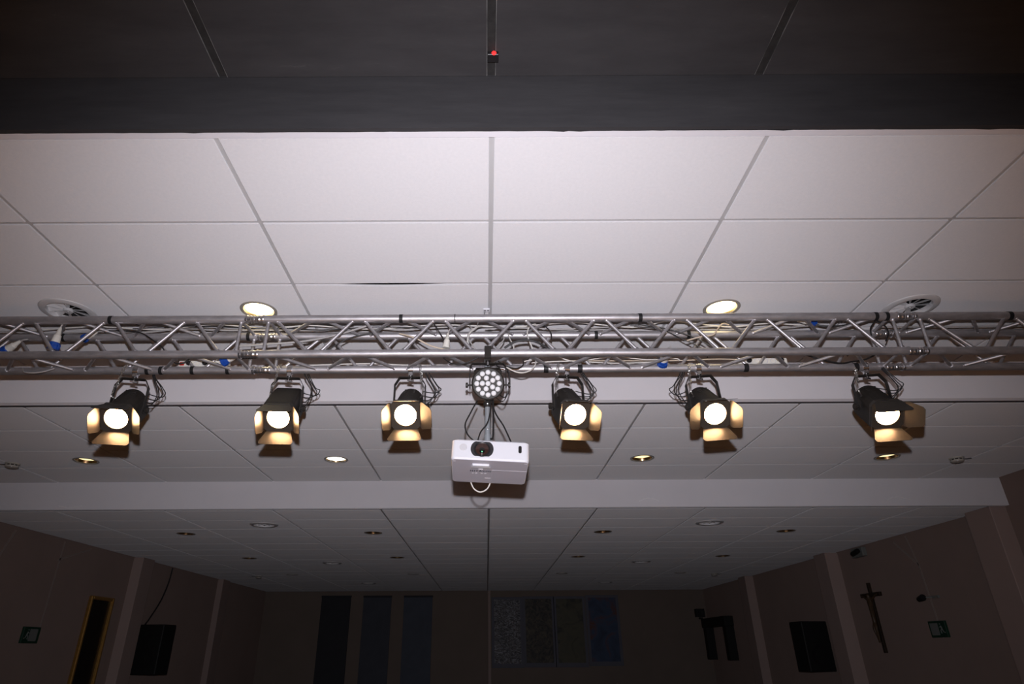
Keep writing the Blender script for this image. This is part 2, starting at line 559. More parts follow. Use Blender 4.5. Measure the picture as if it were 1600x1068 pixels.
def ceiling(level, z, y0, y1, rows):
    slab = struct(MB().box(XL, XR, y0, y1, TOP - 0.35 if level == 1 else z + 0.32, TOP).build('ceiling', 'slab'))
    cols = [XL + 0.012] + [X0 + PITCH_X * k for k in range(-4, 5)] + [XR - 0.012]
    for i, yy in enumerate(rows):
        if 0 < i < len(rows) - 1:
            for a, b in zip(cols[:-1], cols[1:]):
                if level == 1 and abs(yy - 3.238) < 0.01 and abs(b - X0) < 0.01:
                    n, pts = 20, []
                    for k in range(n + 1):
                        x = a + 0.012 + (b - a - 0.024) * k / n
                        g = 0.017 * math.exp(-((x - (a + b) / 2) / 0.30) ** 2)
                        pts.append((x, yy + 0.016 - g))
                    MB().prism([(a + 0.012, yy - 0.016), (b - 0.012, yy - 0.016)] + pts[::-1], 0.002, T((0, 0, z + DROP))).build('cross_runner', 'grid', slab)
                else:
                    MB().box(a + 0.012, b - 0.012, yy - 0.016, yy + 0.016, z + DROP, z + DROP + 0.002).build('cross_runner', 'grid', slab)
    for x in cols[1:-1]:
        MB().box(x - 0.016, x + 0.016, y0 + 0.01, y1 - 0.002, z + DROP - 0.001, z + DROP + 0.0015).build('main_runner', 'grid', slab)
    for ya, yb_ in zip(rows[:-1], rows[1:]):
        for a, b in zip(cols[:-1], cols[1:]):
            w, d = b - a - 2 * GAP, yb_ - ya - 2 * GAP
            cx, cy = (a + b) / 2, (ya + yb_) / 2
            hs = [(round(hx - cx, 4), round(hy - cy, 4), hr) for hx, hy, hr in holes[level]
                  if a + hr < hx < b - hr and ya + hr < hy < yb_ - hr]
            me = tile_mesh(w, d, hs)
            if level == 1 and abs(ya - 3.238) < 0.01 and abs(b - X0) < 0.01:
                me = sagging_tile(w, d)
            o = link('ceiling_tile', me, slab)
            o.location = (cx, cy, z + random.uniform(-0.0008, 0.0008))
    return slab


c1 = ceiling(1, Z1, S0, S1, [2.021, 2.626, 3.238, 3.845, 4.468])
MB().box(XL, XR, S0 + 0.001, 2.029, Z1 - 0.001, Z1 + 0.012).build('edge_trim', 'trim', c1)
c2 = ceiling(2, Z2, S1, S2, [4.53, 5.093, 5.699, 6.305, 6.968])
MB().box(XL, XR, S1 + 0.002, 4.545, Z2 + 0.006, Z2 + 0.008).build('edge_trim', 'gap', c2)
rows3 = [7.02] + [7.595 + PITCH_Y * k for k in range(17)]
c3 = ceiling(3, Z3, S2, YB, [r_ for r_ in rows3 if r_ < YB - 0.25] + [YB - 0.012])
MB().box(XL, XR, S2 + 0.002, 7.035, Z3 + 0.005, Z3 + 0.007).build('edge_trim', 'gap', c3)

# black ceiling over the stage: painted boards with shallow joints
cb = struct(MB().box(XL, XR, YS, S0, Z0 + 0.012, TOP).build('ceiling', 'black'))
bl = [XL] + [X0 + PITCH_X * k for k in range(-4, 5)] + [XR]
yr = [YS, -2.2, -0.4, S0]
for a, b in zip(bl[:-1], bl[1:]):
    for ya, yb_ in zip(yr[:-1], yr[1:]):
        MB().bbox(a + 0.019, b - 0.019, ya + 0.006, yb_ - 0.006, Z0, Z0 + 0.02, 0.001).build('ceiling_board', 'black', cb)
for x in bl[1:-1]:
    for ya, yb_ in zip(yr[:-1], yr[1:]):
        MB().box(x - 0.0195, x + 0.0195, ya, yb_, Z0 + 0.006, Z0 + 0.014).build('joint_strip', 'black_edge', cb)
        for s in (-1, 1):
            MB().box(x + s * 0.019 - 0.0011, x + s * 0.019 + 0.0011, ya + 0.01, yb_ - 0.01, Z0 - 0.0008, Z0 + 0.004).build('chipped_edge', 'chip', cb)

# step faces
f0 = struct(MB().box(XL, XR, S0 - 0.02, S0, Z1, Z0 + 0.03).build('beam', 'black'))
MB().box(XL, XR, S0 - 0.021, S0 - 0.018, Z0 - 0.002, Z0 + 0.001).build('joint_line', 'black_edge', f0)
# ragged lower edge of the black paint, brushed over the white trim
pts = []
x = XL
while x < XR:
    pts.append((x, random.uniform(0.0, 0.0016) + (0.004 if random.random() < 0.05 else 0)))
    x += random.uniform(0.02, 0.08)
MB().prism([(XL, -0.001)] + [(XR, -0.001)] + [(px, py) for px, py in pts[::-1]], 0.0006, T((0, S0, Z1 - 0.0016))).build('paint_edge', 'black_edge', f0)
f1 = struct(MB().box(XL, XR, S1 - 0.06, S1, Z2 - 0.002, Z1 + 0.03).build('beam', 'face'))
f2 = struct(MB().box(XL, XR, S2 - 0.06, S2, Z3 - 0.001, Z2 + 0.03).build('beam', 'face'))
# pale glue marks left on the second step
for mx, mz, w, bow in ((-4.58, 1.435, 0.26, -0.018), (1.8, 1.455, 0.22, 0.035), (4.55, 1.455, 0.26, 0.030)):
    ps = [(mx - w / 2 + w * k / 12, S2 - 0.062, mz + bow * math.sin(PI * k / 12) + random.uniform(-0.004, 0.004)) for k in range(13)]
    MB().tube(ps, 0.0035, 5).build('glue_mark', 'scrape', f2)

# ------------------------------------------------------------------ downlights, vents, detectors in the ceilings
GD = 'round recessed downlights'


def downlight(x, y, z, label, bulb, refl='reflector'):
    t = thing('downlight', label, 'downlight', (x, y, z), group=GD)
    MB().lathe([(0.096, -0.001), (0.100, -0.005), (0.114, -0.006), (0.118, -0.003), (0.118, 0.0), (0.104, 0.001)], n=40).build('trim_ring', 'lamp_trim', t)
    MB().lathe([(0.098, -0.001), (0.094, 0.012), (0.085, 0.040), (0.070, 0.065), (0.05, 0.078)], n=40).build('reflector', refl, t)
    MB().lathe([(0.104, 0.001), (0.104, 0.11), (0.0005, 0.11)], n=32).build('housing', 'can_dark', t)
    if bulb in ('down_on', 'down_white'):
        MB().lathe([(0.0005, 0.004), (0.05, 0.005), (0.088, 0.010), (0.091, 0.014), (0.088, 0.018), (0.0005, 0.018)], n=40).build('lamp_glass', bulb, t)
    elif bulb == 'down_dim':
        MB().lathe([(0.0005, 0.020), (0.05, 0.021), (0.084, 0.024), (0.084, 0.030), (0.0005, 0.030)], n=32).build('lamp_glass', bulb, t)
    else:
        MB().lathe([(0.0005, 0.030), (0.018, 0.033), (0.026, 0.045), (0.022, 0.064), (0.016, 0.076)], n=16).build('lamp_glass', bulb, t)
    return t


downlight(-1.484, 3.555, Z1, 'lit warm downlight just above the truss, on the left, over its coupler', 'down_on')
downlight(1.553, 3.557, Z1, 'lit greenish white downlight just above the truss, on the right', 'down_on')
downlight(-3.965, 6.035, Z2, 'dim downlight below the leftmost spotlight, beside the left smoke detector', 'down_dim')
downlight(-1.484, 6.033, Z2, 'bright white downlight between second and third spotlights from the left', 'down_white')
downlight(1.553, 6.037, Z2, 'dim downlight between the fourth and fifth spotlights from the left', 'down_dim')
downlight(3.985, 6.037, Z2, 'dim downlight right under the rightmost spotlight barn doors', 'down_dim')
words_x = ('far left', 'inner left', 'inner right', 'far right')
words_y = ('nearest', 'second', 'third')
for iy, y in enumerate((8.52, 10.99, 13.56)):
    for ix, x in enumerate((-3.99, -1.5, 1.553, 3.99)):
        downlight(x, y, Z3, 'unlit gold downlight, %s of the %s row of the dark rear ceiling' % (words_x[ix], words_y[iy]), 'bulb_off')


def air_vent(x, y, z, label):
    t = thing('air_vent', label, 'air vent', (x, y, z), group='round ceiling air vents')
    MB().lathe([(0.124, 0.020), (0.122, -0.003), (0.127, -0.012), (0.150, -0.013), (0.166, -0.006), (0.169, 0.0), (0.150, 0.002)], n=48).build('outer_ring', 'vent_white', t)
    MB().lathe([(0.0005, -0.006), (0.026, -0.006), (0.030, -0.001), (0.030, 0.012), (0.0005, 0.012)], n=24).build('hub', 'vent_white', t)
    MB().lathe([(0.148, 0.001), (0.148, 0.16), (0.0005, 0.16)], n=32).build('duct', 'vent_dark', t)
    for k in range(10):
        a = 36 * k + 8
        # sheet blades, each twisted like a swirl diffuser
        bl_ = MB(RZ(a) @ T((0.073, 0, 0.012)) @ RX(42))
        bl_.add([(-0.046, -0.008, 0), (0.062, -0.022, 0), (0.062, 0.022, 0), (-0.046, 0.008, 0),
                 (-0.046, -0.008, 0.0015), (0.062, -0.022, 0.0015), (0.062, 0.022, 0.0015), (-0.046, 0.008, 0.0015)],
                [(3, 2, 1, 0), (4, 5, 6, 7), (0, 1, 5, 4), (1, 2, 6, 5), (2, 3, 7, 6), (3, 0, 4, 7)])
        bl_.build('blade', 'vent_white', t)
    MB().lathe([(0.0005, -0.009), (0.006, -0.008), (0.007, -0.005)], n=12).build('screw', 'chrome', t)
    return t


v0 = air_vent(-2.735, 3.556, Z1, 'white round air vent above the left end of the truss')
copy_tree(v0, (2.79, 3.556, Z1), 'white round air vent above the right end of the truss', (0, 0, R(20)))
for x, y, lb in ((-2.745, 7.88, 'air vent on the left, just behind the second ceiling step'), (2.766, 7.88, 'air vent on the right, just behind the second ceiling step'),
                 (-2.745, 11.67, 'left air vent halfway down the dark rear ceiling'), (2.766, 11.67, 'right air vent halfway down the dark rear ceiling'),
                 (-2.745, 15.45, 'left air vent farthest back, near the rear wall'), (2.766, 15.45, 'right air vent farthest back, near the rear wall')):
    copy_tree(v0, (x, y, Z3), lb, (0, 0, R(33)))


def detector(x, y, z, label, side):
    t = thing('smoke_detector', label, 'smoke detector', (x, y, z), group='smoke detectors')
    MB().lathe([(0.0005, 0.0), (0.066, 0.0), (0.066, -0.012), (0.060, -0.016)], n=28).build('base', 'detector', t)
    MB().lathe([(0.056, -0.014), (0.056, -0.030)], n=28).build('sensor_slots', 'detector_dark', t)
    for k in range(10):
        MB(RZ(36 * k) @ T((0.056, 0, -0.022))).box(-0.002, 0.003, -0.004, 0.004, -0.010, 0.010).build('rib', 'detector', t)
    MB().lathe([(0.060, -0.028), (0.058, -0.040), (0.045, -0.048), (0.0005, -0.050)], n=28).build('cover', 'detector', t)
    MB(T((0.03 * side, -0.045, -0.043))).lathe([(0.0005, -0.006), (0.005, -0.004), (0.006, 0.002)], n=10).build('indicator', 'print_light', t)
    MB().tube(spline([(side * -0.06, 0, -0.006), (side * -0.10, 0.01, -0.010), (side * -0.15, 0.0, -0.006)]), 0.005, 6).build('cable', 'detector_dark', t)
    return t


detector(-4.75, 6.12, Z2, 'small round smoke detector on the left edge of the middle ceiling', 1)
detector(4.70, 6.08, Z2, 'small round smoke detector on the right edge of the middle ceiling', -1)
detector(-4.75, 13.78, Z3, 'distant smoke detector on the left of the dark rear ceiling', 1)
detector(4.74, 13.72, Z3, 'distant smoke detector on the right of the dark rear ceiling', -1)

# infrared receiver stuck on the middle joint of the black ceiling
t = thing('infrared_receiver', 'small black receiver box with a red light on the black stage ceiling', 'receiver', (0.04, 1.865, Z0))
MB().bbox(-0.024, 0.024, -0.020, 0.022, -0.020, 0.001, 0.002).build('case', 'dark_plastic', t)
MB(T((0.004, -0.019, -0.011)) @ RX(90)).lathe([(0.010, -0.002), (0.0105, 0.001), (0.008, 0.005), (0.0005, 0.007)], n=16).build('red_lens', 'led_red', t)

# ceiling hook with a short cable behind the truss
t = thing('ceiling_hook', 'small white ceiling hook with a wire loop, top centre behind the truss', 'hook', (0.01, 3.56, Z1))
MB().bbox(-0.022, 0.022, -0.02, 0.02, -0.012, 0.001, 0.003).build('base_plate', 'trim', t)
MB().tube(spline([(-0.01, 0, -0.01), (-0.02, 0, -0.05), (-0.045, 0, -0.07), (-0.06, 0, -0.12)]), 0.003, 6).build('wire', 'chain', t)
for s in (-1, 1):
    MB(T((s * 0.01, -0.012, -0.013))).lathe([(0.0005, -0.004), (0.004, -0.003), (0.004, 0.001)], n=8).build('screw', 'tape', t)

# ------------------------------------------------------------------ box truss: three sections
YA, YD = 3.42, 3.659
ZT, ZB = 1.858, 1.617
RT, RB = 0.0255, 0.0105
CORNERS = {'A': (YA, ZT), 'B': (YA, ZB), 'C': (YD, ZT), 'D': (YD, ZB)}
J = [-5.508, -1.438, 2.633, 6.703]


def brace(pa, pb, parent, off=0.0):
    a, b = Vector(pa), Vector(pb)
    d = (b - a).normalized()
    mb = MB()
    mb.tube([a + d * 0.020, b - d * 0.020], RB, 10)
    for p, s in ((a, 1), (b, -1)):
        q = p + d * s * 0.027
        mb.tube([q - d * 0.005, q, q + d * s * 0.006], [0.0145, 0.0150, 0.0112], 10)
    return mb.build('brace', 'alu', parent)


def truss(x0, x1, label, lo, hi):
    t = thing('lighting_truss', label, 'truss', ((x0 + x1) / 2, (YA + YD) / 2, ZB - RT), group='sections of the box truss')
    inv = T((-(x0 + x1) / 2, -(YA + YD) / 2, -(ZB - RT)))

    def P(x, c):
        y, z = CORNERS[c]
        return inv @ Vector((x, y, z))
    for c in 'ABCD':
        MB().tube([P(max(x0 + 0.055, lo), c), P(min(x1 - 0.055, hi), c)], RT, 20).build('chord', 'alu', t)
        # half of the conical coupler at either end
        for xe, s in ((x0, 1), (x1, -1)):
            if lo < xe < hi:
                prof = [(0.0005, -0.001), (0.019, -0.001), (0.021, 0.004), (0.0235, 0.006), (0.0235, 0.011), (0.0215, 0.013), (0.0215, 0.022),
                        (0.024, 0.024), (0.024, 0.030), (0.0225, 0.032), (0.0225, 0.046), (0.0275, 0.048), (0.0275, 0.058), (0.026, 0.060)]
                MB(T(P(xe, c)) @ RY(90 * s)).lathe(prof, n=20).build('coupler', 'alu_bright', t)
    n = 8

    def pair(ca, cb, xs):
        for xa, xb in xs:
            if lo < x0 + xa < hi and lo < x0 + xb < hi:
                brace(P(x0 + xa, ca), P(x0 + xb, cb), t)
    # zigzag of every face; neighbouring feet stand a little apart
    up = [0.124] + [0.649 + 0.503 * k for k in range(7)]
    dn = [0.393 + 0.503 * k for k in range(7)] + [3.915]
    e = 0.024
    zig = []
    for k in range(8):
        ua = up[k] + (e if k else 0.0)
        zig.append((ua, dn[k] - e))
        if k < 7:
            zig.append((up[k + 1] - e, dn[k] + e))
    pair('A', 'B', zig)
    pair('B', 'D', zig)
    pair('D', 'C', zig)
    pair('C', 'A', zig)
    for a, b in (('A', 'B'), ('C', 'D')):
        pair(a, b, [(0.085, 0.085), (3.985, 3.985)])
    for a, b in (('A', 'C'), ('B', 'D')):
        pair(a, b, [(0.075, 0.095), (3.975, 3.995)])
    return t, P


tm, Pm = truss(J[1], J[2], 'middle section of the aluminium box truss, above the white projector', -9, 9)
tl, Pl = truss(J[0], J[1], 'left section of the aluminium box truss, carrying the leftmost spotlight', -4.35, 9)
tr, Pr = truss(J[2], J[3], 'right section of the aluminium box truss, running out of the picture', -9, 4.45)


def band(parent, Pf, x, c, w=0.02, mat='tape'):
    p = Pf(x, c)
    MB(T(p) @ RY(90)).lathe([(0.0255, -w / 2), (0.0272, -w / 2), (0.0275, 0), (0.0272, w / 2), (0.0255, w / 2)], n=20, close=True).build('tape_band', mat, parent)


for x in (-0.525, 0.97, 2.443, 2.511):
    band(tm, Pm, x, 'A', 0.022)
band(tm, Pm, -0.188, 'A', 0.005)
for x in (0.608, 1.674, 2.38, 0.39):
    band(tm, Pm, x, 'D', 0.03)
for x in (0.732, 1.341):
    band(tm, Pm, x, 'C', 0.022)
band(tl, Pl, -2.34, 'A', 0.022)
for x in (-2.17, -2.083, -1.881, -1.654):
    band(tl, Pl, x, 'D', 0.022)
band(tl, Pl, -1.56, 'C', 0.022)
band(tl, Pl, -2.78, 'C', 0.02)
band(tr, Pr, 3.282, 'A', 0.026)


# ------------------------------------------------------------------ fresnel spotlights
def arch(w, low, r_, n=14):
    """round-topped outline in (x, z)"""
    pts = [(-w / 2, low)]
    for k in range(n + 1):
        a = PI - PI * k / n
        pts.append((w / 2 * math.cos(a), r_ + w / 2 * math.sin(a)))
    pts.append((w / 2, low))
    return pts


def rbox(w, h, c, n=5):
    """rounded rectangle outline"""
    pts = []
    for cx_, cy_, a0 in ((w / 2 - c, h / 2 - c, 0), (-w / 2 + c, h / 2 - c, 90), (-w / 2 + c, -h / 2 + c, 180), (w / 2 - c, -h / 2 + c, 270)):
        for k in range(n + 1):
            a = R(a0 + 90 * k / n)
            pts.append((cx_ + c * math.cos(a), cy_ + c * math.sin(a)))
    return pts


def chain_mesh(path, parent, name='safety_chain', step=0.013):
    P = path
    mb = MB()
    acc, flip = 0.0, 0
    for a, b in zip(P[:-1], P[1:]):
        seg = (b - a).length
        while acc < seg:
            p = a + (b - a) * (acc / max(seg, 1e-6))
            d = (b - a).normalized()
            q = d.to_track_quat('Z', 'Y').to_matrix().to_4x4()
            ring = []
            for k in range(8):
                an = 2 * PI * k / 8
                ring.append((0.0048 * math.cos(an), 0, 0.0100 * math.sin(an)))
            mm = T(p) @ q @ RZ(90 * flip)
            ring.append(ring[0])
            mb.tube([mm @ Vector(r_) for r_ in ring], 0.0014, 4, cap=False)
            flip ^= 1
            acc += step
        acc -= seg
    return mb.build(name, 'chain', parent)


GS = 'fresnel spotlights under the truss'


def spotlight(x, pan, tilt, label, flaps, shape='arch', chain='left', cables='right', roll=0.0):
    root = thing('stage_spotlight', label, 'spotlight', (x, YD, ZB - RT), (0, R(roll), R(pan)), GS)
    piv = Vector((0, 0, -0.235))
    # clamp hooked round the truss tube
    mb = MB(T((0, 0, RT)) @ RY(90))
    mb.lathe([(0.0262, -0.016), (0.0315, -0.016), (0.0315, 0.016), (0.0262, 0.016)], n=20, close=True)
    mb.m = Matrix()
    mb.bbox(-0.014, 0.014, -0.016, 0.016, -0.024, -0.002, 0.002)
    cl = mb.build('clamp', 'chrome', root)
    MB().lathe([(0.0005, -0.050), (0.007, -0.048), (0.007, -0.020)], n=10).build('bolt', 'chrome', cl)
    wg = MB(T((0, 0, -0.052)) @ RZ(25))
    wg.bbox(-0.022, 0.022, -0.003, 0.003, -0.006, 0.006, 0.001)
    wg.build('wing_nut', 'chrome', cl)
    # yoke: a bent flat strap
    W, H = 0.100, -0.032
    strap = [(-W, piv.z - 0.02), (-W, -0.085), (-W + 0.030, H), (W - 0.030, H), (W, -0.085), (W, piv.z - 0.02)]
    inner = [(-W + 0.005, piv.z - 0.02), (-W + 0.005, -0.083), (-W + 0.032, H - 0.005), (W - 0.032, H - 0.005), (W - 0.005, -0.083), (W - 0.005, piv.z - 0.02)]
    vs = []
    for (a, b) in (strap, inner), :
        for yy in (-0.018, 0.018):
            vs += [(px, yy, pz) for px, pz in a] + [(px, yy, pz) for px, pz in b]
    n = 6
    fs = []
    for i in range(n - 1):
        j = i + 1
        fs += [(i, j, n + j, n + i), (2 * n + j, 2 * n + i, 3 * n + i, 3 * n + j), (j, i, 2 * n + i, 2 * n + j), (n + i, n + j, 3 * n + j, 3 * n + i)]
    fs += [(0, n, 3 * n, 2 * n), (n - 1, 3 * n - 1, 4 * n - 1, 2 * n - 1)]
    MB().add(vs, fs).build('yoke', 'lamp_black', root)
    for s in (-1, 1):
        kb = MB(T((s * W, 0, piv.z)) @ RY(90 * s))
        kb.lathe([(0.008, -0.01), (0.008, 0.010), (0.020, 0.012), (0.022, 0.022), (0.016, 0.028), (0.0005, 0.028)], n=10, smooth=False)
        kb.build('tilt_knob', 'lamp_black', root)
    # housing
    B = T(piv) @ RX(tilt)
    prof = arch(0.164, -0.085, 0.012) if shape == 'arch' else rbox(0.178, 0.188, 0.024)
    rings = []
    for yy, sc in ((-0.135, 1.0), (-0.02, 1.0), (0.09, 0.98), (0.120, 0.96), (0.128, 0.90)):
        rings.append([(px * sc, yy, pz * sc) for px, pz in prof])
    MB(B).loft(rings, smooth=False).build('housing', 'lamp_black', root)
    for k in range(3):   # cooling ribs on the roof
        mb = MB(B @ T((0, 0.03 + 0.03 * k, 0)))
        zt = 0.090 if shape == 'arch' else 0.091
        mb.bbox(-0.035, 0.035, -0.004, 0.004, zt - 0.006, zt + 0.002, 0.001)
        mb.build('cooling_rib', 'lamp_black', root)
    MB(B).bbox(-0.02, 0.02, 0.0, 0.03, -0.110, -0.084, 0.003).build('focus_slider', 'lamp_black', root)
    # square front frame with the round opening
    mb = MB(B)
    outer, hole = [], []
    for k in range(40):
        a = 2 * PI * k / 40
        c, s = math.cos(a), math.sin(a)
        m_ = 0.089 / max(abs(c), abs(s))
        m_ = min(m_, 0.110)
        outer.append((m_ * c, m_ * s))
        hole.append((0.066 * c, 0.066 * s))
    rgs = [[(px, -0.130, pz) for px, pz in hole], [(px, -0.130, pz) for px, pz in outer],
           [(px, -0.160, pz) for px, pz in outer], [(px, -0.160, pz) for px, pz in hole], [(px, -0.130, pz) for px, pz in hole]]
    mb.loft(rgs, cap=False)
    mb.build('front_frame', 'flap', root)
    # lens with its steps
    lens = [(0.0005, 0.010)]
    for k in range(1, 9):
        rr = 0.066 * k / 8
        lens += [(rr - 0.004, 0.0085 - 0.001 * (k % 2)), (rr, 0.004)]
    MB(B @ T((0, -0.146, 0)) @ RX(90)).lathe(lens, n=32, smooth=False).build('lens', 'fresnel', root)
    # barn doors
    bd = {}
    for nm, ang, opening in (('top', 180, flaps[0]), ('bottom', 0, flaps[1]), ('right', -90, flaps[3]), ('left', 90, flaps[2])):
        # flap drawn along +y from its hinge, then folded outwards and turned to its side of the frame
        if nm in ('top', 'bottom'):
            poly = [(-0.072, 0.0), (0.072, 0.0), (0.100, 0.088), (0.095, 0.104), (0.085, 0.108), (-0.085, 0.108), (-0.095, 0.104), (-0.100, 0.088)]
        else:
            poly = [(-0.078, 0.0), (0.078, 0.0), (0.084, 0.025), (0.062, 0.100), (0.048, 0.112), (-0.048, 0.112), (-0.062, 0.100), (-0.084, 0.025)]
        F = B @ RY(ang) @ T((0, -0.160, -0.087)) @ RX(180) @ RX(opening) @ T((0, 0, -0.001))
        o = MB(F).prism(poly, 0.002).build('barn_door', 'flap', root)
        hg = MB(B @ RY(ang) @ T((0, -0.160, -0.088)) @ RY(90))
        hg.lathe([(0.0005, -0.06), (0.004, -0.06), (0.004, 0.06), (0.0005, 0.06)], n=8)
        hg.build('hinge', 'lamp_black', o)
    # safety chain from the truss tube to the housing
    s = -1 if chain == 'left' else 1
    path = spline([(s * 0.062, -0.010, 0.055), (s * 0.070, -0.036, 0.02), (s * 0.078, -0.030, -0.06), (s * 0.088, -0.04, -0.13), (s * 0.080, -0.045, -0.18),
                   (s * 0.060, 0.02, -0.155), (s * 0.03, 0.06, -0.11)], 8)
    chain_mesh(path, root)
    path = spline([(s * 0.052, -0.020, 0.050), (s * 0.062, -0.034, 0.00), (s * 0.070, -0.036, -0.05), (s * 0.074, -0.04, -0.10)], 8)
    chain_mesh(path, root)
    # supply cables looping from the rear of the housing up to the truss
    s = 1 if cables == 'right' else -1
    for k in range(4):
        o = (0.0, 0.010, 0.030, 0.046)[k] + random.uniform(-0.006, 0.006)
        j = lambda a=0.006: random.uniform(-a, a)
        path = spline([(s * 0.07, 0.07, -0.19 + 0.03 * k), (s * (0.115 + o + j()), 0.05 + j(), -0.19 + 0.022 * k + j()), (s * (0.150 + o + j()), 0.02 + j(), -0.14 + 0.012 * k + j(0.01)),
                       (s * (0.140 + 0.7 * o + j()), 0.01 + j(), -0.08 + j(0.01)), (s * (0.100 + 0.5 * o + j()), j(), -0.01), (s * (0.085 + 0.3 * o + j(0.006)), 0.015, 0.045)], 6)
        MB().tube(path, 0.0032, 6).build('power_cable', 'cable_black', root)
    # the beam itself
    ld = bpy.data.lights.new('spotlight_beam', 'SPOT')
    ld.energy = 430
    ld.color = (1.0, 0.74, 0.47)
    ld.spot_size = R(50)
    ld.spot_blend = 0.6
    ld.shadow_soft_size = 0.05
    lo = link('spotlight_beam', ld, root)
    lo.matrix_local = B @ T((0, -0.175, 0)) @ RX(-90)
    return root


spotlight(-2.245, 12, 41, 'lit black spotlight, leftmost of the six, tilted towards the middle', (9, 20, 13, 41))
spotlight(-1.256, 5, 42, 'lit spotlight with a square box housing, second from the left', (0, 20, 9, 31), 'box')
spotlight(-0.478, -1, 37, 'lit spotlight just left of the projector, third from the left', (17, 20, 20, 44), chain='right')
spotlight(0.522, 8, 38, 'lit spotlight just right of the projector, fourth from the left', (15, 19, 17, 21))
spotlight(1.368, -3, 38, 'lit spotlight on the right with cables looping left, fifth from the left', (18, 22, 51, 19), cables='left', roll=-3)
spotlight(2.44, -12, 41, 'lit black spotlight, rightmost of the six, with long safety chain', (-12, 21, 21, 48))

# ------------------------------------------------------------------ LED par light
par = thing('led_par_light', 'round black LED par light with eighteen lenses above the projector', 'stage light', (0.016, YA, ZB - RT))
mb = MB(T((0, 0, RT)) @ RY(90))
mb.lathe([(0.0262, -0.020), (0.034, -0.020), (0.034, 0.020), (0.0262, 0.020)], n=20, close=True)
mb.m = Matrix()
mb.bbox(-0.020, 0.020, -0.034, -0.020, -0.02, 0.06, 0.003)
mb.bbox(-0.016, 0.016, -0.018, 0.018, -0.030, -0.002, 0.002)
c_ = mb.build('clamp', 'lamp_black', par)
MB().lathe([(0.0005, -0.058), (0.006, -0.056), (0.006, -0.02)], n=10).build('bolt', 'chrome', c_)
for (hw, top, y_, low) in ((0.108, -0.040, 0.012, -0.195), (0.082, -0.052, 0.060, -0.15)):
    pts = [(-hw, y_, low), (-hw, y_, top - 0.02), (-hw + 0.012, y_, top), (hw - 0.012, y_, top), (hw, y_, top - 0.02), (hw, y_, low)]
    mb = MB()
    for a, b in zip(pts[:-1], pts[1:]):
        a, b = Vector(a), Vector(b)
        d = b - a
        ang = math.atan2(d.z, d.x)
        mb.bbox(-0.002, d.length + 0.002, -0.013, 0.013, -0.003, 0.003, 0.0008, T(a) @ Matrix.Rotation(-ang, 4, 'Y'))
    mb.build('yoke', 'lamp_black', par)
PB = T((0, -0.005, -0.178)) @ RX(19) @ RY(-6)
MB(PB @ RX(90)).lathe([(0.0005, -0.085), (0.060, -0.085), (0.074, -0.070), (0.090, -0.035), (0.098, 0.0), (0.0985, 0.022), (0.092, 0.026), (0.090, 0.018), (0.0005, 0.018)], n=32, smooth=False).build('housing', 'lamp_black', par)
for s in (-1, 1):
    kb = MB(T((s * 0.108, 0.0, -0.185)) @ RY(90 * s))
    kb.lathe([(0.006, -0.012), (0.006, 0.010), (0.017, 0.012), (0.017, 0.024), (0.0005, 0.026)], n=8, smooth=False)
    kb.build('tilt_knob', 'lamp_black', par)
dots = [(0, 0)] + [(0.0335 * math.cos(R(72 * k + 100)), 0.0335 * math.sin(R(72 * k + 100))) for k in range(5)] \
    + [(0.0665 * math.cos(R(30 * k + 84)), 0.0665 * math.sin(R(30 * k + 84))) for k in range(12)]
for dx, dz in dots:
    MB(PB @ T((dx, -0.017, dz)) @ RX(90)).lathe([(0.0155, 0.0), (0.0155, 0.003), (0.0135, 0.008), (0.008, 0.0115), (0.0005, 0.0125)], n=18).build('led_lens', 'led_lens', par)
MB().tube(spline([(0.05, 0.07, -0.20), (0.10, 0.06, -0.24), (0.13, 0.03, -0.17), (0.12, 0.02, -0.08), (0.06, 0.03, -0.05), (0.05, 0.10, 0.01)]), 0.004, 6).build('power_cable', 'cable_black', par)
MB().tube(spline([(0.03, 0.07, -0.22), (0.085, 0.05, -0.27), (0.12, 0.04, -0.22)]), 0.003, 6).build('data_cable', 'cable_black', par)

# ------------------------------------------------------------------ projector and its pole
pole = thing('projector_pole', 'grey ceiling pole carrying the projector below the LED par light', 'pole', (0.012, 3.54, 1.060))
MB().lathe([(0.0005, -0.004), (0.0165, -0.004), (0.0165, 0.633), (0.0005, 0.633)], n=20).build('tube', 'pole', pole)
MB().lathe([(0.0165, 0.030), (0.0215, 0.032), (0.0215, 0.075), (0.0165, 0.077)], n=20).build('collar', 'pole', pole)
MB().lathe([(0.0165, 0.25), (0.024, 0.252), (0.024, 0.285), (0.0165, 0.287)], n=20).build('coupling', 'lamp_black', pole)
MB(T((0, 0, 0.262)) @ RX(90)).lathe([(0.0005, 0.045), (0.006, 0.043), (0.006, 0.02)], n=10).build('bolt', 'chrome', pole)
MB(T((0, 0, 0.11)) @ RX(90)).lathe([(0.0005, 0.026), (0.005, 0.024), (0.005, 0.01)], n=10).build('bolt', 'chrome', pole)
MB().bbox(-0.018, 0.018, -0.05, 0.14, 0.586, 0.610, 0.002).build('truss_bracket', 'lamp_black', pole)
MB().bbox(-0.060, 0.060, -0.05, 0.05, -0.010, 0.004, 0.002).build('mounting_plate', 'pole', pole)
for k, (ax, ay) in enumerate(((-1, -1), (1, -1), (1, 1), (-1, 1))):
    mm = T((ax * 0.045, ay * 0.035, -0.006)) @ RZ(math.degrees(math.atan2(ay * 0.7, ax)))
    MB(mm).bbox(0.0, 0.06, -0.009, 0.009, -0.003, 0.003, 0.001).build('arm', 'pole', pole)

